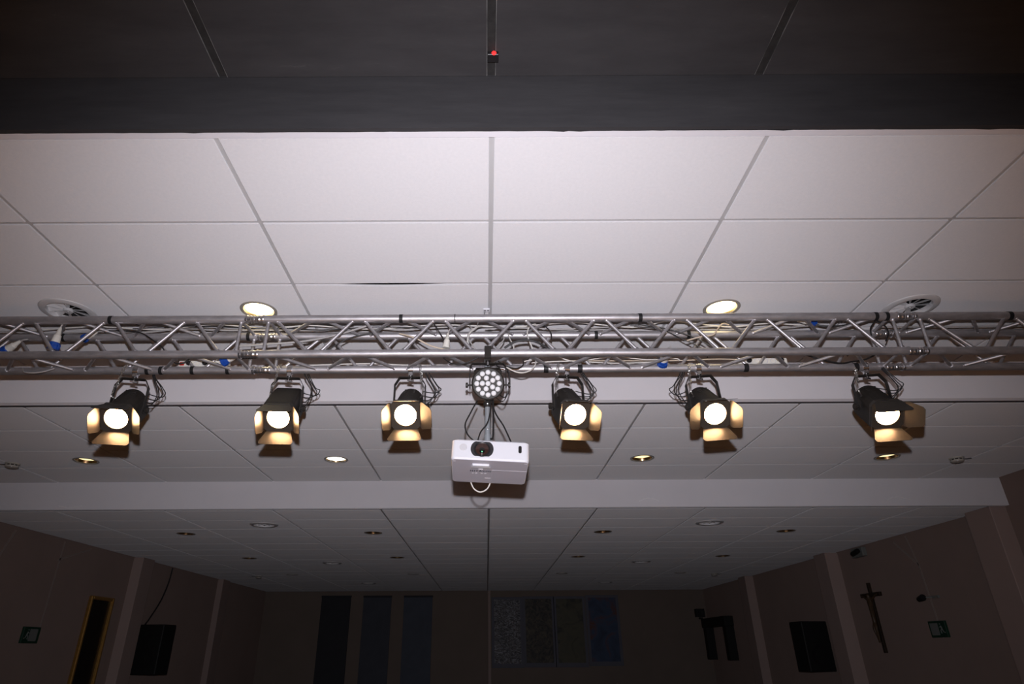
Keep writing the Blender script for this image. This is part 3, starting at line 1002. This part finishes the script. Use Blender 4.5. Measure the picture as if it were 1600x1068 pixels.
pj = thing('projector', 'white ceiling projector hung upside down from the grey pole', 'projector', (0.026, 3.54, 1.034), (R(0), R(2.8), R(1)))
PW, PD, PH = 0.2165, 0.160, 0.125
PJ = RX(-9)
body = []
for zz, kx, ky in ((-0.002, -0.012, -0.010), (-0.012, 0.0, 0.0), (-PH + 0.010, 0.0, 0.0), (-PH, -0.004, -0.003)):
    body.append([(px, py, zz) for px, py in rbox(2 * (PW + kx), 2 * (PD + ky), 0.022, 6)][::-1])
MB(PJ).loft(body).build('body', 'projector', pj)
MB(PJ @ T((0, 0, -PH - 0.0015))).prism(rbox(2 * PW - 0.012, 2 * PD - 0.010, 0.022, 6), 0.003).build('lid', 'projector_top', pj)
FR = PJ @ T((0, -PD, 0)) @ RX(90)          # front face: local x right, y up, z out of the face
def pill(w, h, n=10):
    r_ = h / 2
    return [(w / 2 - r_ + r_ * math.cos(R(-90 + 180 * k / n)), r_ * math.sin(R(-90 + 180 * k / n))) for k in range(n + 1)] + \
           [(-w / 2 + r_ + r_ * math.cos(R(90 + 180 * k / n)), r_ * math.sin(R(90 + 180 * k / n))) for k in range(n + 1)]
LX, LZ = -0.047, -0.060
ov = MB(FR @ T((LX, LZ, 0.0)))
pts = []
for k in range(48):
    a = 2 * PI * k / 48
    pts.append((0.064 * math.copysign(abs(math.cos(a)) ** 0.75, math.cos(a)), max(-0.044, min(0.044, 0.052 * math.sin(a)))))
ov.prism(pts, 0.003)
lb = ov.build('lens_surround', 'bezel', pj)
LF = FR @ T((LX, LZ - 0.002, 0.003))
MB(LF).lathe([(0.046, 0.0), (0.045, 0.004), (0.040, 0.004), (0.036, 0.001)], n=32).build('lens_barrel', 'dark_plastic', lb)
MB(LF).lathe([(0.038, 0.0005), (0.030, 0.004), (0.018, 0.007), (0.0005, 0.008)], n=32).build('lens_glass', 'lens_brown', lb)
MB(LF @ T((0, -0.008, 0))).lathe([(0.022, 0.0035), (0.014, 0.0078), (0.0005, 0.009)], n=24).build('inner_glass', 'lens_core', lb)
MB(LF @ T((0.0, -0.018, 0.0))).lathe([(0.0045, 0.005), (0.003, 0.0095), (0.0005, 0.0105)], n=12).build('green_reflection', 'green_dot', lb)
MB(FR @ T((-0.152, -0.053, 0))).lathe([(0.0005, 0.0015), (0.020, 0.0015), (0.0215, 0.0)], n=28).build('speaker_grille', 'projector_grey', pj)
MB(FR @ T((0.165, -0.053, 0)) @ RZ(90)).prism(pill(0.044, 0.018), 0.002).build('remote_sensor', 'dark_plastic', pj)
UN = PJ @ T((0, 0, -PH - 0.0015)) @ RX(180)  # underside: local x right, y towards the lens, z down out of the lid
MB(UN @ T((-0.050, 0.092, 0.0))).prism([(-0.054, -0.012), (0.054, -0.012), (0.046, 0.018), (-0.046, 0.018)], 0.012).build('focus_cover', 'projector', pj)
MB(UN @ T((-0.050, 0.072, 0.0))).prism([(-0.046, -0.002), (0.046, -0.002), (0.046, 0.002), (-0.046, 0.002)], 0.001).build('slot', 'print_light', pj)
MB(UN @ T((0.10, 0.032, 0.0))).prism([(-0.085, -0.001), (0.112, -0.001), (0.112, 0.001), (-0.085, 0.001)], 0.0008).build('seam', 'print_light', pj)
MB(UN @ T((0.015, -0.03, 0.0))).prism([(-0.0007, -0.09), (0.0007, -0.09), (0.0007, 0.062), (-0.0007, 0.062)], 0.0006).build('seam', 'projector_grey', pj)
MB(UN @ T((-0.050, 0.038, 0.0))).prism(pill(0.026, 0.009), 0.002).build('power_button', 'print_light', pj)
for k in range(4):
    MB(UN @ T((-0.095 + 0.020 * k + (0.012 if k > 1 else 0), -0.020, 0.0))).prism(pill(0.013, 0.007), 0.0012).build('button', 'print_light', pj)
MB(UN @ T((-0.008, -0.085, 0.0))).prism(pill(0.035, 0.004), 0.001).build('indicator_strip', 'print_light', pj)
for s in (-1, 1):
    MB(UN @ T((s * 0.198, 0.132, 0.0))).prism(pill(0.016, 0.003), 0.001).build('corner_mark', 'print_light', pj)
tx = bpy.data.curves.new('logo_text', 'FONT')
tx.body = 'HITACHI'
tx.size = 0.026
tx.align_x = 'CENTER'
tx.align_y = 'CENTER'
tx.extrude = 0.0003
tx.offset = 0.0011
tx.space_character = 1.25
tmp = bpy.data.objects.new('logo_text', tx)
COL.objects.link(tmp)
bpy.context.view_layer.update()
me = bpy.data.meshes.new_from_object(tmp.evaluated_get(bpy.context.evaluated_depsgraph_get()))
bpy.data.objects.remove(tmp)
me.transform(UN @ T((-0.050, 0.012, 0.0006)))
me.materials.clear()
me.materials.append(M['print_grey'])
link('logo', me, pj)
MB().tube(spline([(-0.105, 0.155, -0.10), (-0.108, 0.16, -0.135), (-0.085, 0.165, -0.180), (-0.045, 0.165, -0.198), (-0.005, 0.165, -0.175), (0.012, 0.16, -0.13), (0.014, 0.155, -0.10)]), 0.0042, 8).build('signal_cable', 'cable_white', pj)

# ------------------------------------------------------------------ loose cables, plugs and sockets on the truss
def cable(pts, r_, mat, label, group='cables along the truss', sub=6):
    return tag(MB().tube(spline(pts, sub), r_, 6).build('cable', mat), label, 'cable', group)


def run(x0, x1, y, z, amp, r_, mat, label, seed, step=0.34, dz=0.0):
    """a cable lying along a truss tube, sagging a little between its ties"""
    rnd = random.Random(seed)
    pts, x = [], x0
    i = 0
    while x < x1:
        pts.append((x, y + rnd.uniform(-0.02, 0.02), z + (amp * rnd.uniform(0.2, 1) if i % 2 else 0)))
        x += step * rnd.uniform(0.7, 1.3)
        i += 1
    pts.append((x1, y, z))
    return cable(pts, r_, mat, label)


run(-4.3, -0.2, 3.645, 1.892, 0.03, 0.0045, 'cable_grey', 'grey cable along the rear top tube, left half, thickest of the bundle', 1)
run(-3.0, 0.1, 3.62, 1.90, 0.035, 0.0035, 'cable_white', 'white cable along the rear top tube, left of the middle', 2)
run(-2.3, -0.4, 3.60, 1.885, 0.03, 0.0035, 'cable_black', 'thin black cable on the rear top tube over the second spotlight', 3)
run(0.0, 2.35, 3.64, 1.892, 0.03, 0.0045, 'cable_grey', 'grey cable along the rear top tube, right half', 4)
run(0.2, 2.1, 3.615, 1.90, 0.035, 0.004, 'cable_white', 'white cable along the rear top tube, right of the middle', 5)
run(0.4, 1.9, 3.675, 1.895, 0.03, 0.0035, 'cable_grey', 'second thinner grey cable behind the rear top tube, right half', 6)
run(2.6, 4.4, 3.63, 1.89, 0.02, 0.005, 'cable_grey', 'grey cable on the rear top tube at the right end', 7)
run(-1.2, -0.1, 3.68, 1.652, 0.012, 0.004, 'cable_white', 'white cable lying on the rear bottom tube, left of the projector', 8)
run(0.25, 1.25, 3.63, 1.655, 0.035, 0.0038, 'cable_white', 'white cable lying on the rear bottom tube over the fourth spotlight', 9, 0.2)
run(0.30, 1.10, 3.66, 1.66, 0.03, 0.0038, 'cable_white', 'second white cable crossing over the fourth spotlight', 10, 0.25)
run(0.55, 1.72, 3.69, 1.685, 0.012, 0.004, 'cable_cream', 'cream cable from the fourth spotlight to the right socket strip', 11)
cable([(0.95, 3.60, 1.90), (1.1, 3.58, 1.88), (1.3, 3.55, 1.80), (1.42, 3.54, 1.72), (1.46, 3.53, 1.66)], 0.0038, 'cable_black', 'black cable hanging diagonally between fourth and fifth spotlights')
cable([(0.98, 3.62, 1.90), (1.14, 3.60, 1.87), (1.27, 3.57, 1.78), (1.39, 3.56, 1.70), (1.40, 3.55, 1.64)], 0.0035, 'cable_black', 'second black cable beside the diagonal one, right of the middle')
cable([(1.58, 3.56, 1.875), (1.53, 3.53, 1.87), (1.48, 3.50, 1.82), (1.44, 3.50, 1.775), (1.36, 3.51, 1.765), (1.28, 3.53, 1.75)], 0.0048, 'cable_cream', 'cream cable bent down in front of the right lit downlight')
cable([(-0.36, 3.66, 1.72), (-0.30, 3.50, 1.66), (-0.22, 3.46, 1.575), (-0.16, 3.45, 1.555), (-0.10, 3.46, 1.575), (0.0, 3.45, 1.63)], 0.0042, 'cable_black', 'black cable drooping below the tubes left of the par light')
cable([(-0.33, 3.52, 1.88), (-0.30, 3.50, 1.82), (-0.26, 3.50, 1.75), (-0.23, 3.50, 1.66)], 0.0035, 'cable_black', 'thin black cable hanging left of the white plug')
cable([(-0.02, 3.60, 1.90), (-0.06, 3.55, 1.86), (-0.10, 3.52, 1.80), (-0.11, 3.50, 1.73), (-0.09, 3.50, 1.65)], 0.005, 'cable_white', 'white cable hanging through the truss above the par light')
cable([(-0.10, 3.60, 1.90), (-0.09, 3.55, 1.85), (-0.11, 3.54, 1.79), (-0.08, 3.52, 1.72), (-0.04, 3.50, 1.65)], 0.005, 'cable_grey', 'grey cable hanging through the truss above the par light')
cable([(0.10, 3.56, 1.83), (0.12, 3.53, 1.77), (0.09, 3.50, 1.71), (0.06, 3.48, 1.65)], 0.0042, 'cable_grey', 'short grey cable leaning right above the par light')
cable([(0.15, 3.60, 1.84), (0.16, 3.56, 1.78), (0.18, 3.52, 1.71), (0.17, 3.50, 1.66)], 0.0042, 'cable_white', 'short white cable right of the par clamp')
cable([(0.33, 3.58, 1.90), (0.29, 3.55, 1.87), (0.27, 3.53, 1.80), (0.29, 3.51, 1.71), (0.31, 3.50, 1.66)], 0.0045, 'cable_white', 'white cable curving down right of the par light')
cable([(0.12, 3.47, 1.675), (0.18, 3.46, 1.71), (0.25, 3.46, 1.725), (0.32, 3.47, 1.715), (0.40, 3.50, 1.68)], 0.007, 'cable_black', 'thick black cable arching behind the front bottom tube')
cable([(0.10, 3.50, 1.585), (0.16, 3.49, 1.535), (0.22, 3.50, 1.52), (0.28, 3.52, 1.545), (0.315, 3.55, 1.60), (0.32, 3.60, 1.66)], 0.0045, 'cable_white', 'white cable looping below the rear tube right of the par light')
cable([(0.08, 3.50, 1.60), (0.13, 3.49, 1.56), (0.19, 3.50, 1.55), (0.235, 3.53, 1.585), (0.24, 3.57, 1.64)], 0.0042, 'cable_black', 'black cable looping beside the par light yoke')
cable([(0.36, 3.56, 1.875), (0.39, 3.54, 1.86), (0.42, 3.53, 1.81), (0.42, 3.52, 1.76)], 0.0042, 'cable_black', 'black cable bent under the front top tube')
cable([(2.0, 3.55, 1.665), (2.12, 3.56, 1.625), (2.24, 3.58, 1.61), (2.34, 3.60, 1.63), (2.44, 3.62, 1.655), (2.50, 3.60, 1.69), (2.36, 3.56, 1.70), (2.30, 3.58, 1.66)], 0.0055, 'cable_black', 'black cable sagging to the clamp of the rightmost spotlight')
cable([(2.54, 3.55, 1.91), (2.50, 3.53, 1.87), (2.46, 3.52, 1.82), (2.45, 3.52, 1.74)], 0.0045, 'cable_black', 'black cable hanging at the right truss coupler')
cable([(2.55, 3.57, 1.91), (2.58, 3.55, 1.86), (2.58, 3.54, 1.80), (2.54, 3.53, 1.74)], 0.0045, 'cable_black', 'second black cable hanging at the right truss coupler')
cable([(2.16, 3.62, 1.915), (2.22, 3.60, 1.885), (2.30, 3.58, 1.875), (2.40, 3.56, 1.885), (2.52, 3.55, 1.91)], 0.0055, 'cable_black', 'black cable leaving the blue plug at the right end')
cable([(-2.45, 3.57, 1.86), (-2.33, 3.55, 1.85), (-2.20, 3.52, 1.82), (-2.10, 3.50, 1.76), (-2.02, 3.49, 1.70), (-1.98, 3.48, 1.65)], 0.0042, 'cable_black', 'black cable running down beside the leftmost spotlight brace')
cable([(-2.92, 3.58, 1.60), (-2.88, 3.55, 1.565), (-2.82, 3.54, 1.553), (-2.76, 3.55, 1.565), (-2.72, 3.58, 1.60)], 0.005, 'cable_grey', 'grey cable loop hanging below the left end of the truss')
cable([(-0.75, 3.53, 1.87), (-0.95, 3.56, 1.82), (-1.15, 3.56, 1.775), (-1.35, 3.54, 1.745), (-1.55, 3.52, 1.72)], 0.007, 'cable_grey', 'thick grey cable crossing diagonally over the second spotlight')
cable([(-0.55, 3.55, 1.82), (-0.45, 3.53, 1.78), (-0.35, 3.52, 1.72), (-0.25, 3.50, 1.68)], 0.005, 'cable_cream', 'cream cable running down behind the third spotlight brace')
cable([(-0.70, 3.55, 1.83), (-0.82, 3.54, 1.80), (-0.90, 3.53, 1.76), (-0.98, 3.52, 1.70), (-1.05, 3.50, 1.66)], 0.004, 'cable_black', 'black cable behind the brace over the second spotlight')
cable([(-2.0, 3.60, 1.665), (-1.97, 3.60, 1.64), (-1.92, 3.60, 1.645), (-1.90, 3.62, 1.68)], 0.005, 'cable_black', 'small black cable loop beside the left socket strip')
cable([(-1.62, 3.60, 1.665), (-1.45, 3.58, 1.668), (-1.30, 3.58, 1.675), (-1.15, 3.57, 1.668)], 0.004, 'cable_black', 'black cable between blue plug and the left coupler')
cable([(-0.05, 3.52, 1.345), (-0.09, 3.50, 1.26), (-0.12, 3.48, 1.18), (-0.10, 3.46, 1.11), (-0.04, 3.46, 1.055)], 0.0045, 'cable_black', 'black cable bowing out left of the projector pole', 'cables around the projector pole')
cable([(0.03, 3.50, 1.36), (0.03, 3.49, 1.28), (0.01, 3.48, 1.19), (-0.03, 3.47, 1.13), (-0.05, 3.46, 1.055)], 0.0045, 'cable_black', 'black cable crossing in front of the projector pole', 'cables around the projector pole')
cable([(0.04, 3.54, 1.36), (0.06, 3.53, 1.27), (0.11, 3.52, 1.18), (0.16, 3.50, 1.050)], 0.0048, 'cable_black', 'black cable slanting down right of the projector pole', 'cables around the projector pole')
cable([(0.045, 3.52, 1.37), (0.047, 3.515, 1.24), (0.044, 3.512, 1.12), (0.03, 3.50, 1.10)], 0.006, 'cable_black', 'thick black cable tied along the right of the projector pole', 'cables around the projector pole')


def plug(loc, rot, label, size=1.0, blue=True, white=True):
    t = thing('power_plug', label, 'plug', loc, rot, 'plugs on the truss')
    s = size
    if white:
        MB().lathe([(0.0005, 0.105 * s), (0.006 * s, 0.104 * s), (0.010 * s, 0.095 * s), (0.016 * s, 0.055 * s), (0.021 * s, 0.05 * s), (0.026 * s, 0.0)], n=18).build('handle', 'plug_white', t)
    if blue:
        MB().lathe([(0.026 * s, 0.004), (0.030 * s, 0.0), (0.030 * s, -0.020 * s), (0.034 * s, -0.022 * s), (0.034 * s, -0.042 * s), (0.0005, -0.042 * s)], n=14, smooth=False).build('collar', 'plug_blue', t)
        MB(T((0.030 * s, 0, -0.02 * s))).bbox(-0.004, 0.008, -0.010, 0.010, -0.018 * s, 0.012 * s, 0.002).build('latch', 'plug_blue', t)
    else:
        MB().lathe([(0.026 * s, 0.004), (0.028 * s, 0.0), (0.028 * s, -0.012 * s), (0.0005, -0.012 * s)], n=14).build('collar', 'plug_white', t)
    MB().tube(spline([(0, 0, 0.10 * s), (0.004, 0.0, 0.125 * s), (0.012, 0.01, 0.15 * s)]), 0.005, 6).build('cable', 'cable_grey', t)
    return t


plug((-2.685, 3.47, 1.725), (R(8), R(8), 0), 'white and blue plug hanging inside the truss at the far left', 1.0)
plug((-2.99, 3.50, 1.700), (R(35), R(60), R(20)), 'blue plug half hidden by the front tube at the left end', 0.95)
plug((-2.60, 3.62, 1.845), (R(20), R(75), 0), 'blue plug lying on the rear top tube at the far left', 0.8)
plug((-1.625, 3.56, 1.650), (R(10), R(68), 0), 'blue plug hanging just left of the left truss coupler', 0.95)
plug((1.135, 3.60, 1.643), (R(55), R(60), R(-30)), 'blue plug on the rear bottom tube between fourth and fifth spotlights', 0.95)
plug((2.145, 3.62, 1.930), (R(5), R(-88), 0), 'blue plug on the rear top tube near the right coupler', 0.85)
plug((-0.243, 3.475, 1.690), (R(6), R(7), 0), 'plain white plug hanging inside the truss left of the projector', 0.85, blue=False)


def socket_strip(x, label, red):
    t = thing('power_strip', label, 'power strip', (x, 3.69, 1.645), group='socket strips')
    MB().bbox(-0.16, 0.16, -0.024, 0.024, 0.0, 0.045, 0.004).build('body', 'plug_white', t)
    for k in range(5):
        MB(T((-0.09 + 0.052 * k, -0.024, 0.022)) @ RX(90)).lathe([(0.018, 0.0), (0.019, 0.002), (0.016, 0.002), (0.015, -0.001), (0.0005, -0.001)], n=16).build('socket', 'projector_grey', t)
    for k in (0, 2) if red else (0, 4):
        MB(T((-0.09 + 0.052 * k, -0.024, 0.024)) @ RX(90)).lathe([(0.015, 0.0), (0.016, 0.014), (0.010, 0.024), (0.0005, 0.026)], n=12).build('plug_cap', 'dark_plastic', t)
    if red:
        MB().bbox(-0.150, -0.122, -0.030, -0.022, 0.010, 0.034, 0.002).build('switch', 'red', t)
    return t


socket_strip(-1.83, 'white socket strip with red switch on the truss beside the leftmost spotlight', True)
socket_strip(1.80, 'white socket strip on the truss right of the fifth spotlight', False)

# ------------------------------------------------------------------ far end of the hall
GB = 'boards on the back wall'
for x0, x1, zt, mat, label in ((-4.34, -3.57, 1.262, 'board_dark', 'black tall board on the back wall, first from the left'),
                               (-3.235, -2.50, 1.258, 'board_navy', 'dark navy tall board on the back wall, second from the left'),
                               (-2.17, -1.42, 1.255, 'board_blue', 'blue grey tall board on the back wall, third from the left')):
    t = thing('display_board', label, 'board', ((x0 + x1) / 2, YB, zt - 2.4), group=GB)
    w = (x1 - x0) / 2
    MB().bbox(-w, w, -0.03, 0.001, 0, 2.4, 0.004).build('panel', mat, t)
    MB().bbox(-w - 0.01, w + 0.01, -0.045, 0.001, 2.385, 2.43, 0.004).build('top_rail', 'board_dark', t)
for x0, x1, zt, mat, label in ((0.20, 0.88, 1.178, 'art1', 'poster with pale wavy print, first of four at right of the divider'),
                               (1.015, 1.707, 1.19, 'art2', 'very dark brown poster, second of four on the back wall'),
                               (1.826, 2.518, 1.188, 'art3', 'dull olive poster, third of four on the back wall'),
                               (2.673, 3.40, 1.214, 'art4', 'blue and red poster, last of four on the back wall')):
    t = thing('wall_poster', label, 'poster', ((x0 + x1) / 2, YB, zt - 1.5), group='posters on the back wall')
    w = (x1 - x0) / 2
    MB().bbox(-w - 0.07, w + 0.07, -0.02, 0.001, -0.1, 1.56, 0.003).build('mount', 'mount', t)
    MB().box(-w, w, -0.026, -0.018, 0, 1.5).build('print', mat, t)
struct(MB().bbox(0.04, 0.11, YB - 0.05, YB + 0.01, HALL, Z3, 0.005).build('trim_1', 'pillar'))
t = thing('wall_speaker', 'small black speaker on a bracket at the right of the back wall', 'speaker', (5.53, YB - 0.12, 0.70))
MB().bbox(-0.11, 0.11, -0.10, 0.06, 0.03, 0.22, 0.008).build('cabinet', 'speaker', t)
MB(T((0, -0.10, 0.125)) @ RX(90)).lathe([(0.07, 0.0), (0.072, 0.004), (0.06, 0.003), (0.0005, -0.004)], n=20).build('cone', 'dark_plastic', t)
MB().bbox(0.0, 0.07, 0.0, 0.121, -0.02, 0.02, 0.004).build('bracket', 'speaker', t)

# right wall
t = thing('wall_cabinet', 'dark wall cabinet at the far end of the right wall', 'cabinet', (XR, 16.7, 0.0))
MB().bbox(-0.22, 0.001, -0.85, 0.85, 0.47, 0.68, 0.006).build('body', 'speaker', t)
for s in (-1, 1):
    MB().bbox(-0.20, 0.001, s * 0.72 - 0.10, s * 0.72 + 0.10, -0.25, 0.472, 0.006).build('side_post', 'speaker', t)
for y, sx, label in ((11.62, 1, 'black loudspeaker box on the right wall beyond the crucifix'), (11.62, -1, 'black loudspeaker box on the left wall beyond the gilt picture')):
    xx = XR - 0.28 if sx > 0 else XL + 0.25
    t = thing('loudspeaker', label, 'loudspeaker', (xx, y, -0.35), (0, 0, R(8 * sx)), 'wall loudspeakers')
    MB().bbox(-0.23, 0.23, -0.18, 0.18, 0.0, 0.75, 0.012).build('cabinet', 'speaker', t)
    MB(T((0, -0.18, 0.24)) @ RX(90)).lathe([(0.15, 0.0), (0.155, 0.005), (0.13, 0.003), (0.03, -0.005), (0.0005, 0.006)], n=24).build('woofer', 'dark_plastic', t)
    MB(T((0, -0.18, 0.58)) @ RX(90)).lathe([(0.05, 0.0), (0.052, 0.004), (0.0005, -0.002)], n=16).build('tweeter', 'dark_plastic', t)
    MB().bbox(0.1 if sx > 0 else -0.23, 0.23 if sx > 0 else -0.1, -0.05, 0.05, 0.3, 0.4, 0.004).build('bracket', 'speaker', t)

t = thing('crucifix', 'dark wooden crucifix with carved figure on the right wall', 'crucifix', (XR, 9.975, -0.02))
MB().bbox(-0.035, 0.001, -0.028, 0.028, -0.05, 0.89, 0.004).build('upright', 'wood', t)
MB().bbox(-0.040, 0.001, -0.255, 0.255, 0.695, 0.750, 0.004).build('crossbar', 'wood', t)
me = bpy.data.meshes.new('figure')
fv = [(-0.06, 0, 0.40), (-0.062, 0.006, 0.50), (-0.06, 0, 0.60), (-0.058, 0, 0.655), (-0.07, -0.01, 0.70), (-0.075, -0.012, 0.735),
      (-0.055, 0.07, 0.665), (-0.05, 0.14, 0.70), (-0.048, 0.205, 0.722), (-0.055, -0.07, 0.665), (-0.05, -0.14, 0.70), (-0.048, -0.205, 0.722),
      (-0.08, 0.028, 0.27), (-0.06, 0.010, 0.13), (-0.065, 0.006, 0.08), (-0.08, -0.024, 0.27), (-0.065, -0.006, 0.13), (-0.07, -0.004, 0.08)]
fe = [(0, 1), (1, 2), (2, 3), (3, 4), (4, 5), (3, 6), (6, 7), (7, 8), (3, 9), (9, 10), (10, 11), (0, 12), (12, 13), (13, 14), (0, 15), (15, 16), (16, 17)]
me.from_pydata(fv, fe, [])
me.materials.append(M['figure'])
fo = link('figure', me, t)
sk = fo.modifiers.new('skin', 'SKIN')
rad = [0.034, 0.032, 0.040, 0.032, 0.026, 0.024, 0.018, 0.013, 0.012, 0.018, 0.013, 0.012, 0.024, 0.016, 0.014, 0.024, 0.016, 0.014]
if not me.skin_vertices:
    fo.data.attributes.new('skin_vertex', 'FLOAT', 'POINT') if False else None
lay = me.skin_vertices[0].data if me.skin_vertices else None
if lay:
    for i, r_ in enumerate(rad):
        lay[i].radius = (r_, r_)
    lay[0].use_root = True
sb = fo.modifiers.new('smooth', 'SUBSURF')
sb.levels = sb.render_levels = 1

t = thing('security_camera', 'black camera on a white box high on the right wall', 'camera', (XR, 9.98, 1.24))
MB().bbox(-0.07, 0.001, -0.16, 0.16, 0.0, 0.13, 0.008).build('junction_box', 'sign_white', t)
MB(T((-0.12, -0.03, 0.055)) @ RX(80)).lathe([(0.0005, 0.11), (0.034, 0.11), (0.036, 0.10), (0.036, -0.06), (0.0005, -0.06)], n=18).build('camera_body', 'speaker', t)
MB().tube([(-0.07, -0.02, 0.07), (-0.12, -0.02, 0.065)], 0.012, 8).build('bracket', 'sign_white', t)
t = thing('emergency_spot', 'small black spot on a pale arm above the exit sign, right wall', 'light', (XR, 8.60, 0.575))
MB().bbox(-0.02, 0.001, -0.10, 0.03, -0.012, 0.02, 0.003).build('wall_plate', 'sign_white', t)
MB().tube([(-0.02, 0.02, 0.0), (-0.09, 0.08, 0.0)], 0.010, 8).build('arm', 'sign_white', t)
MB(T((-0.10, 0.12, -0.005)) @ RY(-35) @ RX(80)).lathe([(0.0005, 0.06), (0.036, 0.06), (0.040, 0.05), (0.030, -0.06), (0.0005, -0.065)], n=18).build('head', 'speaker', t)


def exit_sign(x, y, z, sx, label):
    t = thing('exit_sign', label, 'sign', (x, y, z), group='green emergency exit signs')
    a, b = (-0.03, 0.001) if sx > 0 else (-0.001, 0.03)
    MB().bbox(a, b, -0.16, 0.16, -0.19, 0.0, 0.004).build('panel', 'sign_green', t)
    fx = a - 0.002 if sx > 0 else b
    MB().box(fx, fx + 0.002, 0.01 * sx - 0.03, 0.01 * sx + 0.12, -0.165, -0.025).build('doorway', 'sign_white', t)
    mb = MB()
    fx2 = fx - 0.002 if sx > 0 else fx + 0.002
    o = -0.09
    mb.tube([(fx2, o + 0.0, -0.09), (fx2, o + 0.015, -0.06)], 0.010, 6)
    mb.tube([(fx2, o + 0.02, -0.040), (fx2, o + 0.02, -0.034)], 0.010, 6)
    mb.tube([(fx2, o, -0.09), (fx2, o + 0.03, -0.11), (fx2, o + 0.025, -0.145)], 0.006, 6)
    mb.tube([(fx2, o, -0.09), (fx2, o - 0.015, -0.125), (fx2, o - 0.045, -0.135)], 0.006, 6)
    mb.tube([(fx2, o + 0.012, -0.065), (fx2, o + 0.045, -0.075)], 0.005, 6)
    mb.build('running_figure', 'sign_white', t)
    return t


exit_sign(XR, 8.68, 0.30, 1, 'green exit sign low on the right wall below the black spot')
exit_sign(XL, 8.76, 0.285, -1, 'green exit sign low on the left wall beside the gilt picture')

# left wall
t = thing('framed_picture', 'tall dark picture in a gilt frame on the left wall', 'picture', (XL, 10.15, -0.55))
MB().box(-0.001, 0.02, -0.27, 0.27, 0.03, 1.26).build('canvas', 'canvas', t)
for (y0, y1, z0, z1) in ((-0.31, -0.26, 0, 1.29), (0.26, 0.31, 0, 1.29), (-0.26, 0.26, 0, 0.05), (-0.26, 0.26, 1.24, 1.29)):
    MB().bbox(-0.001, 0.055, y0, y1, z0, z1, 0.012).build('frame_bar', 'gold', t)
tag(MB().tube(spline([(XL + 0.02, 12.2, 1.38), (XL + 0.02, 12.15, 1.1), (XL + 0.02, 12.0, 0.8), (XL + 0.02, 11.75, 0.52), (XL + 0.03, 11.60, 0.40)]), 0.012, 6).build('cable', 'cable_black'),
    'black cable running down the left wall to the loudspeaker', 'cable')
